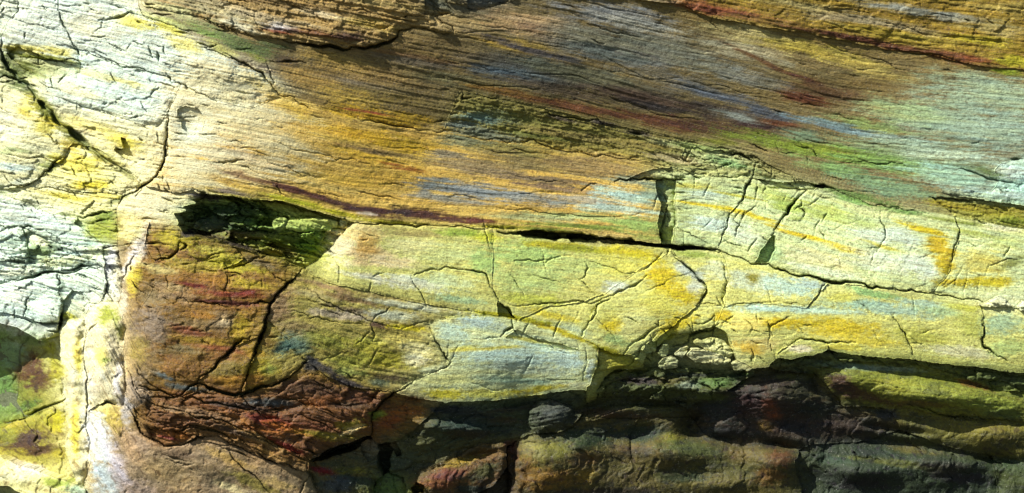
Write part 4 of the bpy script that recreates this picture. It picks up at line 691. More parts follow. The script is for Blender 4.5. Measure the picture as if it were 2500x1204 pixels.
 (240,1080,34,90,-12,'#d0d2de',.95),(260,1170,40,70,-10,'#b9c6d8',.9),(220,1030,20,60,-4,'#d6d2d8',.9),(290,1150,24,80,-20,'#c0b2c8',.8),(330,1100,40,70,-30,'#b59a86',.8),(400,1150,90,40,20,'#a38a68',.8),(500,1150,90,30,24,'#8f7a60',.8),(560,1120,70,14,25,'#c0a06a',.7),(620,1180,90,20,25,'#9a8a4a',.8),(560,1190,50,12,20,'#c9b890',.7),(450,1110,60,14,10,'#8a705a',.8),(340,1200,60,30,10,'#b09a92',.7),(680,1180,50,16,20,'#c4a878',.8),
 # boss
 (370,800,60,70,20,'#8c7a6c',.95),(380,720,50,40,10,'#8f7a58',.9),(430,720,60,30,20,'#a08468',.8),(420,705,26,14,0,'#b59c72',.7),(540,785,55,32,4,'#8c7458',.95),(548,785,26,14,4,'#c0a888',.9),(470,790,60,24,10,'#8a7250',.8),(560,560,120,18,10,'#6f5a44',.8),
 (430,580,70,26,10,'#b0a03a',.9),(560,640,110,30,10,'#aaa03e',.9),(460,650,90,22,10,'#a8944c',.8),(390,660,50,14,10,'#b5ac80',.7),(520,610,60,16,14,'#b9ae60',.7),(600,690,90,16,8,'#b09a34',.9),(560,720,90,10,4,'#9a4e1c',.9),(470,697,50,8,6,'#8f3c18',.95),(600,715,40,8,-10,'#94401a',.9),(520,680,60,14,8,'#a8782c',.8),
 (560,740,110,7,4,'#7a3c1c',.85),(480,770,50,14,10,'#a8782e',.8),(470,810,60,12,14,'#8f4a1e',.7),(590,800,30,40,0,'#b59a3c',.9),(500,830,90,14,6,'#a88a34',.8),(560,855,90,8,10,'#9a5a20',.8),(450,860,70,24,10,'#7d6e4c',.9),(560,905,60,24,-8,'#8c7a48',.9),(480,880,70,20,10,'#8f6c34',.8),(620,860,40,12,10,'#b08a2c',.9),(640,900,50,26,0,'#a8902e',.9),(660,900,22,18,0,'#8f9a58',.8),(560,930,50,18,0,'#b0822c',.85),(620,930,40,20,0,'#a5762a',.8),
 (400,930,60,20,20,'#8a6a38',.8),(390,915,40,8,20,'#6f8490',.9),(450,945,60,9,8,'#64767c',.9),(350,900,40,60,30,'#8f7858',.8),(340,850,30,40,20,'#a08c4c',.7),(330,960,40,50,30,'#a49284',.8),(310,1000,20,50,-10,'#b5aab0',.8),
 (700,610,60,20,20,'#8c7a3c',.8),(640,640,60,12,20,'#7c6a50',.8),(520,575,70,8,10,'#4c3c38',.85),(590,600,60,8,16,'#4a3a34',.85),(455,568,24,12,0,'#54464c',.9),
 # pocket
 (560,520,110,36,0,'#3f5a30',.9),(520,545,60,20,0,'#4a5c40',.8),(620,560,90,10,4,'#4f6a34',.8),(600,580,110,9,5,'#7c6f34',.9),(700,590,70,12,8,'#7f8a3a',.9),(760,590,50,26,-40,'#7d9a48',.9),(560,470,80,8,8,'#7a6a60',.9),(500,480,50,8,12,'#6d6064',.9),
 # middle bed
 (800,700,80,10,14,'#9a7c5c',.9),(860,730,110,11,10,'#8a6e50',.9),(760,720,70,16,14,'#a89a70',.8),(930,725,90,10,10,'#8c7a50',.8),(880,760,110,8,9,'#7a6656',.8),(1000,745,110,12,9,'#b5b5a0',.9),(840,770,110,12,8,'#a89a90',.8),(960,770,80,14,8,'#aab0a0',.8),(930,795,40,8,5,'#6c4a3a',.9),(680,750,40,50,30,'#8f7458',.9),(720,800,60,26,6,'#8f7c58',.9),
 (720,840,50,34,0,'#5f7f70',.95),(690,850,24,24,0,'#4f7a70',.9),(800,830,80,26,6,'#97944c',.9),(900,840,70,24,4,'#a8a250',.9),(1000,800,60,8,5,'#c0b23c',.95),(970,830,60,20,0,'#c6b672',.9),(1020,860,50,24,10,'#d2c89c',.85),(940,880,80,24,6,'#a89e48',.9),(860,880,70,24,4,'#9a984e',.9),(850,910,60,12,4,'#9aa060',.8),(960,920,50,13,4,'#5f5236',.95),(930,932,40,12,4,'#54664c',.9),(800,905,60,14,30,'#5c5058',.9),(850,935,60,10,14,'#6a5c60',.95),(760,890,24,26,30,'#4e4c54',.9),(1010,880,40,14,0,'#cfcab0',.8),(650,830,30,30,0,'#8a6a34',.7),
 # foot of the boss
 (680,980,110,12,4,'#5c5854',.9),(650,985,60,12,0,'#646a70',.9),(760,950,100,20,4,'#6e4e34',.9),(880,970,80,20,4,'#7a5030',.9),(680,1035,60,18,14,'#9c481a',.9),(640,1025,40,12,20,'#94421a',.9),(720,1050,90,12,16,'#b5701e',.95),(520,985,120,14,14,'#9a6428',.8),(620,1040,110,12,20,'#a86a26',.8),(800,985,90,16,6,'#a0642a',.7),(800,1060,90,18,4,'#94843c',.9),(780,1040,90,14,6,'#8a5424',.9),(860,1040,50,16,0,'#a0924c',.9),(920,1020,30,12,10,'#8fa040',.9),(860,1050,40,10,-20,'#c4b090',.7),
 (500,1010,130,12,12,'#8f7058',.8),(430,1000,80,10,14,'#9a7c60',.8),(420,1060,50,10,12,'#b07024',.95),(400,1068,40,5,12,'#8c3c14',.9),(620,1070,90,14,24,'#a88860',.8),(560,1050,70,10,20,'#5f4a3c',.8),(700,1090,60,9,24,'#a0401c',.8),(660,1110,60,9,24,'#b08a5a',.7),(560,990,110,9,8,'#4c3f38',.8),(850,990,60,12,0,'#5e4a36',.8),(990,1000,60,16,0,'#a8682c',.9),(1010,975,50,10,4,'#86582c',.8),(950,1030,40,18,0,'#a0602a',.9),(930,1010,20,12,0,'#94a050',.8),
 (790,1150,40,12,10,'#8f2c16',.95),(830,1180,50,24,0,'#4c5c6c',.9),(860,1150,50,14,0,'#8a8238',.9),(800,1190,40,20,0,'#5a6468',.8),(880,1180,40,16,0,'#44543c',.8),
 # cream block
 (840,600,60,50,-45,'#efe2c0',.97),(880,570,70,26,4,'#e2cb96',.9),(900,620,70,30,6,'#dcc49c',.9),(900,600,34,40,0,'#d3a662',.75),(1000,600,90,26,4,'#d6cf9c',.85),(960,640,90,16,6,'#dac6a2',.8),(1010,570,100,12,3,'#a8996c',.8),(1080,690,90,22,6,'#c0c79e',.9),(1100,620,90,30,2,'#c9cc94',.8),(1000,690,90,16,10,'#cfd0bc',.85),(900,680,80,12,12,'#c3bfb0',.8),(1120,730,90,12,6,'#94b48c',.85),(1180,580,60,14,4,'#bdb84e',.85),(1120,570,70,12,2,'#94a84e',.8),
 (1180,640,40,40,0,'#9fb878',.8),
 # green-yellow middle
 (1290,620,100,40,4,'#a3b878',.85),(1300,680,110,40,6,'#a9b67c',.8),(1360,600,110,10,4,'#b0a234',.9),(1420,610,90,12,6,'#94952e',.85),(1540,620,90,22,10,'#c0b24a',.95),(1500,650,90,26,6,'#c4bc6a',.8),(1400,650,90,30,0,'#b2bb80',.7),(1300,730,90,18,4,'#b3b25a',.85),(1500,700,40,14,-10,'#bcc3bc',.85),(1620,680,60,40,30,'#c3ad42',.95),(1670,720,50,30,0,'#bda83c',.9),(1600,740,60,40,0,'#c8bf6c',.8),(1540,790,70,40,-30,'#ccc992',.8),(1490,790,30,34,0,'#c3ac3a',.85),(1480,760,40,30,0,'#b9b878',.7),
 (1350,770,80,14,14,'#c0b050',.85),(1390,800,60,12,16,'#a5b496',.8),(1250,775,130,8,8,'#b0a832',.95),(1380,815,90,8,20,'#b3a434',.95),(1480,855,60,10,24,'#a8a038',.9),(1150,775,90,6,-2,'#b5ab36',.9),(1650,790,60,30,-30,'#c4b048',.9),(1560,850,50,20,-20,'#b9bb86',.8),(1500,830,40,14,20,'#98ac78',.8),(1620,830,50,14,-30,'#8f9444',.7),
 (1670,660,40,16,40,'#b5c3c4',.9),(1700,690,20,30,0,'#b3bfbc',.8),(1740,660,40,30,0,'#bdc0a4',.8),(1700,620,60,9,6,'#8c9a4c',.8),
 (1840,690,90,30,6,'#b9c3ae',.85),(1838,682,26,15,0,'#948a3a',.95),(1930,700,80,26,8,'#a8c2b8',.9),(1980,690,40,14,10,'#9fc0c0',.9),(1880,755,120,12,3,'#a3c0b8',.95),(2000,760,120,14,4,'#9fb8a8',.95),(1840,650,60,10,12,'#ccc884',.85),
 (2100,740,130,20,8,'#8fb09c',.95),(2200,760,120,20,6,'#95b0a0',.9),(2050,725,50,16,0,'#bdb666',.9),(2300,760,80,20,6,'#9aac88',.85),(2130,715,90,10,10,'#88ac78',.85),(2250,740,90,12,6,'#98b4a4',.85),(2380,790,50,40,0,'#a8a860',.8),(2350,750,60,12,6,'#b5b25a',.8),
 (1900,790,110,14,2,'#c0a83c',.95),(1820,790,60,20,0,'#cfc07c',.85),(2050,800,130,22,4,'#bda848',.95),(1850,840,60,30,0,'#d9c88c',.9),(1830,850,40,20,10,'#d6b45c',.85),(2120,830,110,20,6,'#c3b258',.9),(2250,820,90,24,6,'#b0ad62',.9),(2350,860,110,16,8,'#bfba9c',.85),(1950,850,40,14,4,'#dcd0b8',.9),(2060,848,70,10,4,'#c8bc64',.9),(2450,790,60,30,0,'#94ae8c',.9),(2460,850,60,30,0,'#a8b47c',.85),(1760,770,30,14,0,'#bfa63a',.9),
 # teal lens
 (1170,790,80,16,6,'#9dbcbe',.95),(1100,810,50,20,20,'#a8c2ba',.8),(1250,870,150,36,6,'#b3ccc6',.95),(1200,850,110,7,-4,'#b8ac54',.9),(1130,850,50,9,-10,'#b9b05c',.85),(1330,850,80,12,14,'#a0b8ac',.8),(1300,830,90,6,8,'#b5ac5c',.8),(1280,900,130,18,4,'#c0ccb4',.8),(1380,880,60,30,10,'#b5cbc6',.9),(1250,930,130,9,4,'#8fae98',.8),(1100,930,80,16,4,'#c3c08a',.9),(1200,960,130,12,2,'#c6be6a',.9),(1080,960,60,14,6,'#c3b64e',.9),(1400,940,60,9,-4,'#c3c3a4',.8),(1320,950,100,8,-6,'#b0a238',.85),(1060,900,50,14,-10,'#c4c6a4',.8),(1445,900,10,36,8,'#b5c3bc',.8),
 # fractured bed
 (1730,480,70,16,6,'#aebfb0',.9),(1740,505,110,6,9,'#c3b14a',.97),(1850,532,90,7,17,'#c0ac42',.97),(1960,575,110,8,17,'#c0aa3a',.97),(2080,615,80,9,14,'#c4b04a',.95),(1730,545,70,28,6,'#b3c6c0',.95),(1810,570,60,24,14,'#bcc6b4',.9),(1930,500,70,30,20,'#a3b066',.95),(2020,520,90,30,16,'#b0b870',.9),(1880,470,60,14,10,'#a9b070',.8),(1700,455,60,9,4,'#b0a850',.7),(1800,470,60,18,8,'#adb78c',.8),(1810,480,90,5,10,'#b5ac4c',.8),
 (2000,630,120,24,14,'#cac49c',.85),(2120,580,70,20,12,'#b4c0b4',.9),(2200,580,80,26,14,'#b3bfb4',.9),(2160,640,110,30,12,'#c3c6b0',.85),(2250,650,60,30,30,'#bcc6bc',.85),(2100,540,60,16,12,'#a8b47c',.8),(2150,600,80,6,16,'#b5aa4c',.8),(2260,560,70,10,18,'#c0ac38',.95),(2290,600,34,40,-30,'#b59c26',.97),(2330,690,60,18,4,'#ac9a2a',.97),(2310,640,30,40,10,'#b39c2a',.9),(2400,640,70,40,0,'#bdb068',.85),(2420,690,70,20,0,'#b5a43c',.9),(2450,590,60,20,8,'#a8b07c',.8),(2380,570,60,10,10,'#a3a85c',.8),(2470,640,40,14,-20,'#7c8048',.8),(2440,555,70,9,8,'#c3bfa8',.8),(2330,540,110,6,8,'#7c8a3c',.8),
 (2200,515,90,8,8,'#6f8f50',.9),(2080,490,60,9,18,'#7fa05c',.9),(1700,590,60,10,6,'#a8b48c',.8),(1600,580,60,8,2,'#a8b068',.8),(2010,660,110,12,12,'#c4c8b0',.8),(1880,620,30,30,-30,'#96ac84',.8),
 (2420,510,120,12,4,'#8f8424',.95),(2320,500,70,10,10,'#988a24',.9),(2480,540,60,14,6,'#7f8a38',.9),
 (2470,420,60,20,6,'#b9cfd0',.9),(2470,475,70,14,4,'#a3c0c2',.9),
 # undercut
 (1100,1000,60,10,4,'#6a5230',.7),(1150,1010,90,24,4,'#4f6a68',.95),(1090,1000,40,14,0,'#3f5668',.9),(1220,1040,60,20,0,'#55705c',.8),(1240,1000,90,9,-6,'#5f5a3c',.8),(1020,1080,60,30,0,'#7c7a48',.9),(1120,1130,70,12,-14,'#bfa02c',.95),(1090,1160,60,16,-6,'#a5581c',.9),(1180,1150,50,20,-20,'#7a7a2c',.9),(1060,1185,60,14,4,'#a86a20',.9),(1150,1195,60,16,0,'#4c5c28',.9),(1150,1060,80,14,0,'#5f5a3a',.8),(1250,1100,20,40,0,'#8c5620',.9),
 (1350,1010,50,36,0,'#6f7672',.9),(1300,1110,40,50,0,'#a8a06c',.9),(1290,1150,30,50,0,'#a0783c',.85),(1360,1090,60,30,0,'#97944c',.8),(1340,1170,70,40,0,'#b58a34',.85),(1420,1120,50,30,0,'#9a7434',.8),(1420,1060,90,20,-6,'#5f6e34',.9),(1560,1060,90,30,0,'#4a5f34',.95),(1520,1010,110,14,2,'#86663a',.8),(1600,1000,80,14,0,'#7c7c3c',.8),(1640,1070,40,18,0,'#a8a048',.85),(1600,1130,110,30,4,'#8a7c34',.8),(1500,1170,110,26,0,'#86762e',.85),(1700,1100,110,24,6,'#6f7a4c',.8),(1760,1140,110,26,4,'#7d7a3c',.8),(1830,1120,70,20,6,'#8a7a34',.8),(1880,1160,50,30,0,'#a5782a',.8),(1500,1200,140,14,0,'#5f5240',.8),(1430,1160,30,40,0,'#c09a4c',.7),
 (1820,980,80,36,0,'#6a4830',.9),(1880,1000,24,44,-10,'#a8641c',.97),(1865,1040,22,18,0,'#9a7c24',.9),(1760,1000,60,40,0,'#45503c',.9),(1780,1060,100,18,4,'#37503a',.9),(1950,960,70,30,0,'#6f6c48',.8),(2000,1000,60,30,0,'#4f5a44',.8),(1960,920,70,12,0,'#8a8a48',.8),(1930,1040,60,20,10,'#45463c',.8),
 (1560,930,60,14,0,'#5c4a24',.9),(1640,930,50,14,0,'#8a7c3c',.8),(1690,940,50,12,0,'#a9b8a4',.85),(1700,915,90,8,0,'#5c6428',.9),(1760,935,60,20,0,'#7fa05c',.85),(1740,970,50,14,0,'#7c8a3c',.8),(1800,915,40,8,0,'#5f7a40',.8),
 (2080,895,90,10,4,'#8fb09a',.9),(2180,900,90,9,4,'#a3baa4',.85),(2060,945,60,26,30,'#7a5828',.97),(2120,965,80,14,16,'#86662e',.9),(2180,940,90,20,6,'#b5b258',.9),(2300,960,110,24,6,'#b0b25c',.9),(2420,985,100,24,6,'#a9b35c',.9),(2250,985,90,10,6,'#9a8040',.8),(2380,940,60,9,14,'#a5782c',.85),(2450,1010,80,14,4,'#94a45c',.8),(2380,1050,110,20,4,'#a09440',.85),(2250,1030,60,14,4,'#7a7a44',.8),(2450,1080,80,24,4,'#86803e',.8),(2160,1010,50,20,0,'#5c6470',.85),
 (2080,1100,110,14,4,'#3f5636',.9),(2180,1130,140,12,8,'#8a8a34',.8),(2030,1160,60,24,0,'#4f5c54',.9),(2100,1180,90,24,0,'#4a4a48',.8),(2300,1140,80,20,6,'#5f5a2c',.8),(2050,1100,60,14,0,'#5f6a50',.8),(2380,1170,80,20,0,'#3f4c30',.8),(2480,1160,70,24,0,'#6f7a4c',.8),
]
for sdef in STAINS:
    x, y, rx, ry, a, h, k = sdef[:7]
    R = max(rx, ry) * 1.7 + 40
    x0, x1 = np.searchsorted(GX, [x - R, x + R]); y0, y1 = np.searchsorted(GY, [y - R, y + R]); sl = (slice(y0, y1), slice(x0, x1))
    ca, sa = math.cos(math.radians(a)), math.sin(math.radians(a))
    X = PX[sl] - x + BX[sl] * .6; Y = PY[sl] - y + BY[sl] * min(1, ry / 22)
    u = (X * ca + Y * sa) / rx; v = (-X * sa + Y * ca) / ry
    rr = np.sqrt(u * u + v * v) - N_EDGE[sl] * .36 - N_STREAK[sl] * .40 - N_FINE[sl] * .48
    m = (1 - sstep(.34, 1.16, rr)) * k
    hc = hexlin(h).astype(np.float32)
    hc = hc * .93 + hc.mean() * .07 * np.array([1.05, 1.0, .85], np.float32)
    if hc[1] > hc[0] and hc[2] > hc[0] * .8 and hc[2] <= hc[1] * 1.1: hc = hc * .72 + hc.mean() * .28 * np.array([1.06, 1.02, .86], np.float32)
    if hc[2] > hc[1] * .92: hc = (hc * .72 + np.array([.40, .39, .33], np.float32) * hc.mean() / .375 * .28) * .88
    COL[sl] += (hc - COL[sl]) * m[..., None]
lum = COL.mean(-1, keepdims=True)
COL = COL * (np.clip(lum, .01, .40) / .40) ** .52                 # deep colours deeper, pale ones kept
COL = np.clip(lum * 0 + COL.mean(-1, keepdims=True) + (COL - COL.mean(-1, keepdims=True)) * 1.28, .008, .9)
# bedding-parallel tint, blotches and iron-dark flecks
tint = fbm(U / 480, S / 4.2, 4, 131, .6); blot = fbm(PX / 30, PY / 18, 4, 137, .6); mott = fbm(PX / 9, PY / 7, 2, 139)
COL *= np.clip(1 + .20 * tint * (1 - .5 * low) + .17 * blot + .16 * mott, .45, 1.5)[..., None]
warm = fbm(U / 140, S / 9, 4, 149, .6)[..., None]
COL *= 1 + warm * np.array([.12, .02, -.20], np.float32)
fleck = np.clip(fbm(U / 13, S / 3.0, 2, 151) - .30, 0, .3)[..., None] * 2.0
COL *= 1 - fleck * np.array([.75, .85, .95], np.float32)
# rock dust in the joints, green-dark with crack shadow put into the colour
joint = np.clip(CARVE / 26, 0, 1)[..., None] * .55
COL = COL * (1 - joint) + np.array([.035, .075, .035], np.float32) * joint
# undercut rock: shade put into its colour, with dark green growth in mottled patches
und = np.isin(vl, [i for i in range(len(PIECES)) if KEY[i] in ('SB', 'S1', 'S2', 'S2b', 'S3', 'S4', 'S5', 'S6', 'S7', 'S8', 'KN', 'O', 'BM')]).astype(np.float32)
algae_shade = sstep(.0, .30, fbm(PX / 80, PY / 30, 6, 161, .72) + N_FINE * .2)[..., None] * und[..., None] * .5
COL = COL * (1 - algae_shade) + np.array([.028, .042, .018], np.float32) * algae_shade
under_shade = np.isin(vl, [i for i in range(len(PIECES)) if KEY[i] in ('SB', 'S1', 'S2', 'S2b', 'S3', 'S4', 'S5', 'S6', 'S7', 'S8', 'KN')]).astype(np.float32)   # undercut pieces darkened: their shade is put into the colour
COL *= (1 - .56 * box(box(under_shade, 8, 1), 6, 0))[..., None]
COL *= np.array([.95, 1.03, .95], np.float32)
COL = np.maximum(COL, .012); COL *= np.minimum(1, .57 / COL.max(-1, keepdims=True))

# ------------------------------------------------------------------ materials
def rock_material():
    m = bpy.data.materials.new('weathered_rock'); m.use_nodes = True
    nt = m.node_tree; N = nt.nodes; Lk = nt.links; b = N['Principled BSDF']
    at = N.new('ShaderNodeAttribute'); at.attribute_name = 'mineral'
    bd = N.new('ShaderNodeAttribute'); bd.attribute_name = 'bedding'
    geo = N.new('ShaderNodeNewGeometry')
    def noise(vec, scale, det=4, rough=.6, vscale=None):
        if vscale:
            mp = N.new('ShaderNodeMapping'); mp.inputs['Scale'].default_value = vscale; Lk.new(vec, mp.inputs[0]); vec = mp.outputs[0]
        n = N.new('ShaderNodeTexNoise'); n.inputs['Scale'].default_value = scale; n.inputs['Detail'].default_value = det; n.inputs['Roughness'].default_value = rough
        Lk.new(vec, n.inputs['Vector']); return n.outputs[0]
    def ramp(v, a, bb, c0, c1):
        r = N.new('ShaderNodeMapRange'); r.inputs[1].default_value = a; r.inputs[2].default_value = bb; r.inputs[3].default_value = c0; r.inputs[4].default_value = c1
        Lk.new(v, r.inputs[0]); return r.outputs[0]
    def math_(op, a, c):
        q = N.new('ShaderNodeMath'); q.operation = op
        for i, s in enumerate((a, c)):
            if isinstance(s, (int, float)): q.inputs[i].default_value = s
            else: Lk.new(s, q.inputs[i])
        return q.outputs[0]
    grain = noise(geo.outputs['Position'], 240, 3, .65)
    sand = noise(geo.outputs['Position'], 620, 2, .6)
    lam0 = noise(bd.outputs['Vector'], 1.0, 4, .65, (5, 300, 6))
    lam = math_('ADD', .5, math_('MULTIPLY', math_('SUBTRACT', lam0, .5), at.outputs['Alpha']))
    dash = noise(bd.outputs['Vector'], 1.0, 2, .5, (70, 420, 60))
    f = math_('MULTIPLY', ramp(grain, .3, .7, .70, 1.30), ramp(lam, .3, .7, .82, 1.18))
    f = math_('MULTIPLY', f, ramp(sand, .3, .7, .76, 1.24))
    f = math_('MULTIPLY', f, ramp(dash, .62, .74, 1.0, .7))
    mx = N.new('ShaderNodeVectorMath'); mx.operation = 'SCALE'; Lk.new(at.outputs['Color'], mx.inputs[0]); Lk.new(f, mx.inputs['Scale'])
    glint = ramp(noise(geo.outputs['Position'], 420, 2, .5), .70, .74, 0, .55)  # pale specks stand in for sun glints, painted into the base colour
    mq = N.new('ShaderNodeMix'); mq.data_type = 'RGBA'; Lk.new(glint, mq.inputs[0]); Lk.new(mx.outputs[0], mq.inputs[6]); mq.inputs[7].default_value = (.62, .60, .52, 1)
    Lk.new(mq.outputs[2], b.inputs['Base Color'])
    h = math_('ADD', math_('MULTIPLY', grain, 1.0), math_('MULTIPLY', lam, 1.3))
    h = math_('ADD', h, math_('MULTIPLY', sand, .4)); h = math_('SUBTRACT', h, math_('MULTIPLY', ramp(dash, .58, .74, 0, 1), .8))
    bp = N.new('ShaderNodeBump'); bp.inputs['Strength'].default_value = .5; bp.inputs['Distance'].default_value = .0035
    Lk.new(h, bp.inputs['Height']); Lk.new(bp.outputs[0], b.inputs['Normal'])
    Lk.new(ramp(grain, .3, .7, .50, .85), b.inputs['Roughness']); b.inputs['Specular IOR Level'].default_value = .35
    return m
ROCK = rock_material()

# ------------------------------------------------------------------ meshes
def unproject(px, py, d):                                      # a spot on the face, d mm proud of the mean plane
    s = (DC - d / 1000.0) / DC
    return (px - 1250) / 1000.0 * s, -d / 1000.0, (602 - py) / 1000.0 * s
def tag(o, label=None, cat=None, group=None, kind=None):
    if label: o['label'] = label
    if cat: o['category'] = cat
    if group: o['group'] = group
    if kind: o['kind'] = kind

SKIRT = 200.0
LAMW = {'K': .22, 'TL': .22, 'F': .3, 'M': .4, 'B': .4, 'P3': .5, 'P1': .2, 'P2': .2, 'TY': .3, 'S4': .3, 'L1': .6, 'T3': 1.0, 'T5': .85, 'T1': 1.0, 'T2': 1.0, 'T4': 1.0, 'LB': .7}
def piece_arrays(k):
    p = PIECES[k]; m = LAB == k
    ys, xs = np.nonzero(m)
    if len(ys) < 12: return None
    y0, y1, x0, x1 = ys.min(), ys.max() + 1, xs.min(), xs.max() + 1
    m = m[y0:y1, x0:x1]; sl = (slice(y0, y1 + 1), slice(x0, x1 + 1))
    H, W = m.shape
    vm = np.zeros((H + 1, W + 1), bool); vm[:-1, :-1] |= m; vm[1:, :-1] |= m; vm[:-1, 1:] |= m; vm[1:, 1:] |= m
    idx = -np.ones(vm.shape, np.int64); idx[vm] = np.arange(vm.sum())
    x = PX[sl]; y = PY[sl]
    cx, cy = p['pts'][:, 0].clip(-60, 2560).mean(), p['pts'][:, 1].clip(-60, 1260).mean()
    e = EDGE[sl]; drop, wid = p['r']; wn_ = wid * np.clip(ENOISE[sl], .35, 1.8)
    d = BASE[sl] + p['off'] + p['gx'] * (x - cx) + p['gy'] * (y - cy) + BUMP[sl]
    d = d + LAMF[sl] * p['lam'] + ROUGH[sl] * p['rough'] * .8 + PITS[sl] * min(1, p['rough'])
    d = d + FRAC[sl] * FRACW.get(p['key'], .55) * max(1.0, p['rough'] * .6)
    d = d - drop * np.exp(-e / wn_) * EVAR[sl] - CARVE[sl]
    # outline wobble so that edges do not follow the grid
    fx, fy, fz = unproject(x + WX[sl] * 0, y, d)
    V = np.stack([fx[vm], fy[vm], fz[vm]], -1)
    q = np.stack([idx[:-1, :-1], idx[1:, :-1], idx[1:, 1:], idx[:-1, 1:]], -1)[m]
    # side walls running back into the rock
    mp = np.pad(m, 1)
    segs = []
    t = m & ~mp[:-2, 1:-1]; segs.append(np.stack([idx[:-1, 1:][t], idx[:-1, :-1][t]], -1)[:, ::-1])
    t = m & ~mp[2:, 1:-1]; segs.append(np.stack([idx[1:, :-1][t], idx[1:, 1:][t]], -1)[:, ::-1])
    t = m & ~mp[1:-1, :-2]; segs.append(np.stack([idx[:-1, :-1][t], idx[1:, :-1][t]], -1)[:, ::-1])
    t = m & ~mp[1:-1, 2:]; segs.append(np.stack([idx[1:, 1:][t], idx[:-1, 1:][t]], -1)[:, ::-1])
    sg = np.concatenate(segs)
    bv = np.unique(sg); nb = len(V); mp2 = -np.ones(nb, np.int64); mp2[bv] = nb + np.arange(len(bv))
    # smooth the outline loop a little
    P2 = V.copy()
    for it in range(2):
        acc = np.zeros_like(P2); cnt = np.zeros(nb)
        for a_, b_ in ((0, 1), (1, 0)):
            np.add.at(acc, sg[:, a_], P2[sg[:, b_]]); np.add.at(cnt, sg[:, a_], 1)
        ok = cnt == 2
        P2[ok] = P2[ok] * .5 + acc[ok] / cnt[ok][:, None] * .5
    V[:, 0] = P2[:, 0]; V[:, 2] = P2[:, 2]
    Bk = V[bv].copy(); Bk[:, 1] = np.maximum(Bk[:, 1] + .03, (-(BASE[sl][vm][bv]) + SKIRT + max(0, -p['off'])) / 1000)
    VA = np.concatenate([V, Bk])
    sk = np.stack([sg[:, 0], sg[:, 1], mp2[sg[:, 1]], mp2[sg[:, 0]]], -1)[:, ::-1]
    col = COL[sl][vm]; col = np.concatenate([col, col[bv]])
    bed = np.stack([x[vm] / 1000, (S[sl][vm]) / 1000, d[vm] / 1000], -1); bb = bed[bv].copy(); bb[:, 2] -= .1
    bed = np.concatenate([bed, bb])
    col = np.concatenate([col, np.full((len(col), 1), LAMW.get(p['key'], .6), np.float32)], 1)
    return VA, q, sk, col, bed
def build_mesh(name, VA, q, sk, col, bed, origin):
    me = bpy.data.meshes.new(name)
    F = np.concatenate([q, sk]) if len(sk) else q
    me.vertices.add(len(VA)); me.vertices.foreach_set('co', (VA - origin).astype(np.float32).ravel())
    me.loops.add(F.size); me.loops.foreach_set('vertex_index', F.astype(np.int32).ravel())
    me.polygons.add(len(F)); me.polygons.foreach_set('loop_start', np.arange(0, F.size, 4, dtype=np.int32))
    sm = np.ones(len(F), bool); sm[len(q):] = False
    me.polygons.foreach_set('use_smooth', sm)
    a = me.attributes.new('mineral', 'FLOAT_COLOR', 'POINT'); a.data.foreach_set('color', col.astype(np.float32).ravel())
    a = me.attributes.new('bedding', 'FLOAT_VECTOR', 'POINT'); a.data.foreach_set('vector', bed.astype(np.float32).ravel())
    me.update(); me.materials.append(ROCK)
    return me
by_key = {}
for k in range(len(PIECES)):
    by_key.setdefault(KEY[k], []).append(k)
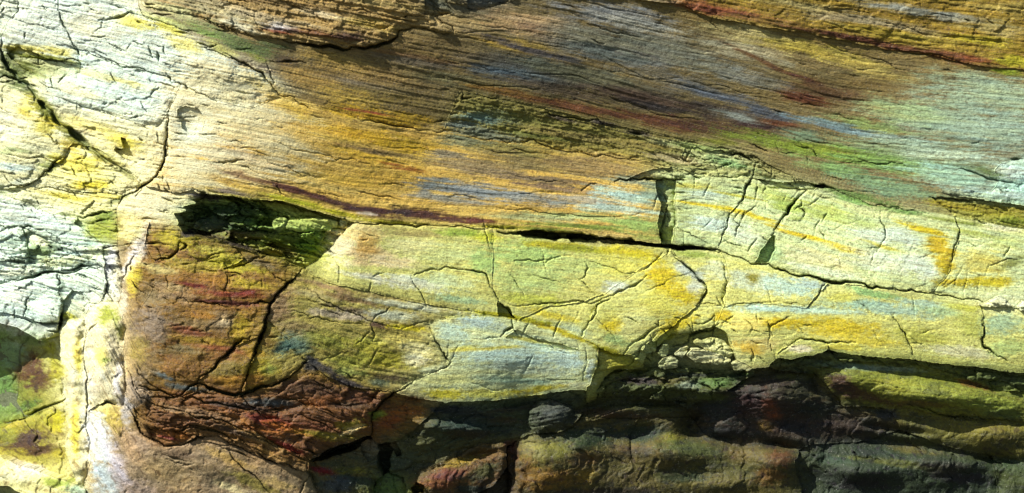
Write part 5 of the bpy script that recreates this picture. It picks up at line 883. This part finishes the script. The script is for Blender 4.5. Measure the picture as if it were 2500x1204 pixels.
for key, ks in by_key.items():
    name, label, cat, group = THINGS[key]
    arrs = []; metas = []
    for k in ks:
        a = piece_arrays(k)
        if a is not None: arrs.append(a); metas.append(PIECES[k])
    if not arrs: continue
    allv = np.concatenate([a[0] for a in arrs]); mn, mx_ = allv.min(0), allv.max(0)
    origin = np.array([(mn[0] + mx_[0]) / 2, mx_[1], mn[2]])
    if len(arrs) == 1:
        o = bpy.data.objects.new(name, build_mesh(name, *arrs[0], origin)); o.location = origin; C.objects.link(o)
    else:
        o = bpy.data.objects.new(name, None); o.location = origin; o.empty_display_size = .05; C.objects.link(o)
        for a, pm in zip(arrs, metas):
            c = bpy.data.objects.new(pm['n'], build_mesh(pm['n'], *a, origin)); c.parent = o; C.objects.link(c)
            if pm['lab']: c['label'] = pm['lab']
    tag(o, label, cat, group)

# bedrock behind the pieces
stp = 12
sub = (slice(None, None, stp), slice(None, None, stp))
dB = BASE[sub] - 140 - 260 * sstep(890, 1010, PY[sub]) * sstep(930, 1100, PX[sub])
bxx, byy, bzz = unproject(PX[sub], PY[sub], dB)
hh, ww = bxx.shape; I = np.arange(hh * ww).reshape(hh, ww)
q = np.stack([I[:-1, :-1], I[1:, :-1], I[1:, 1:], I[:-1, 1:]], -1).reshape(-1, 4)
VB = np.stack([bxx.ravel(), byy.ravel(), bzz.ravel()], -1)
bc = np.tile(np.array([[.10, .12, .06, .6]]), (len(VB), 1)); bb_ = np.stack([PX[sub].ravel() / 1000, ST[sub].ravel() / 1000, dB.ravel() / 1000], -1)
bed_o = bpy.data.objects.new('bedrock', build_mesh('bedrock', VB, q, np.zeros((0, 4), int), bc, bb_, np.zeros(3))); C.objects.link(bed_o); tag(bed_o, kind='structure')

# beach below the face, out of the picture but lit by the same sky
def ground_material():
    m = bpy.data.materials.new('shingle'); m.use_nodes = True; N = m.node_tree.nodes; Lk = m.node_tree.links
    n = N.new('ShaderNodeTexNoise'); n.inputs['Scale'].default_value = 30; r = N.new('ShaderNodeValToRGB')
    r.color_ramp.elements[0].color = (.025, .026, .022, 1); r.color_ramp.elements[1].color = (.07, .068, .055, 1)
    Lk.new(n.outputs[0], r.inputs[0]); Lk.new(r.outputs[0], N['Principled BSDF'].inputs['Base Color']); N['Principled BSDF'].inputs['Roughness'].default_value = .95
    return m
me = bpy.data.meshes.new('ground'); g = 600
me.from_pydata([(-g, -g, -1.5), (g, -g, -1.5), (g, g, -1.5), (-g, g, -1.5)], [], [(0, 1, 2, 3)]); me.materials.append(ground_material())
go = bpy.data.objects.new('ground', me); C.objects.link(go); tag(go, kind='structure')
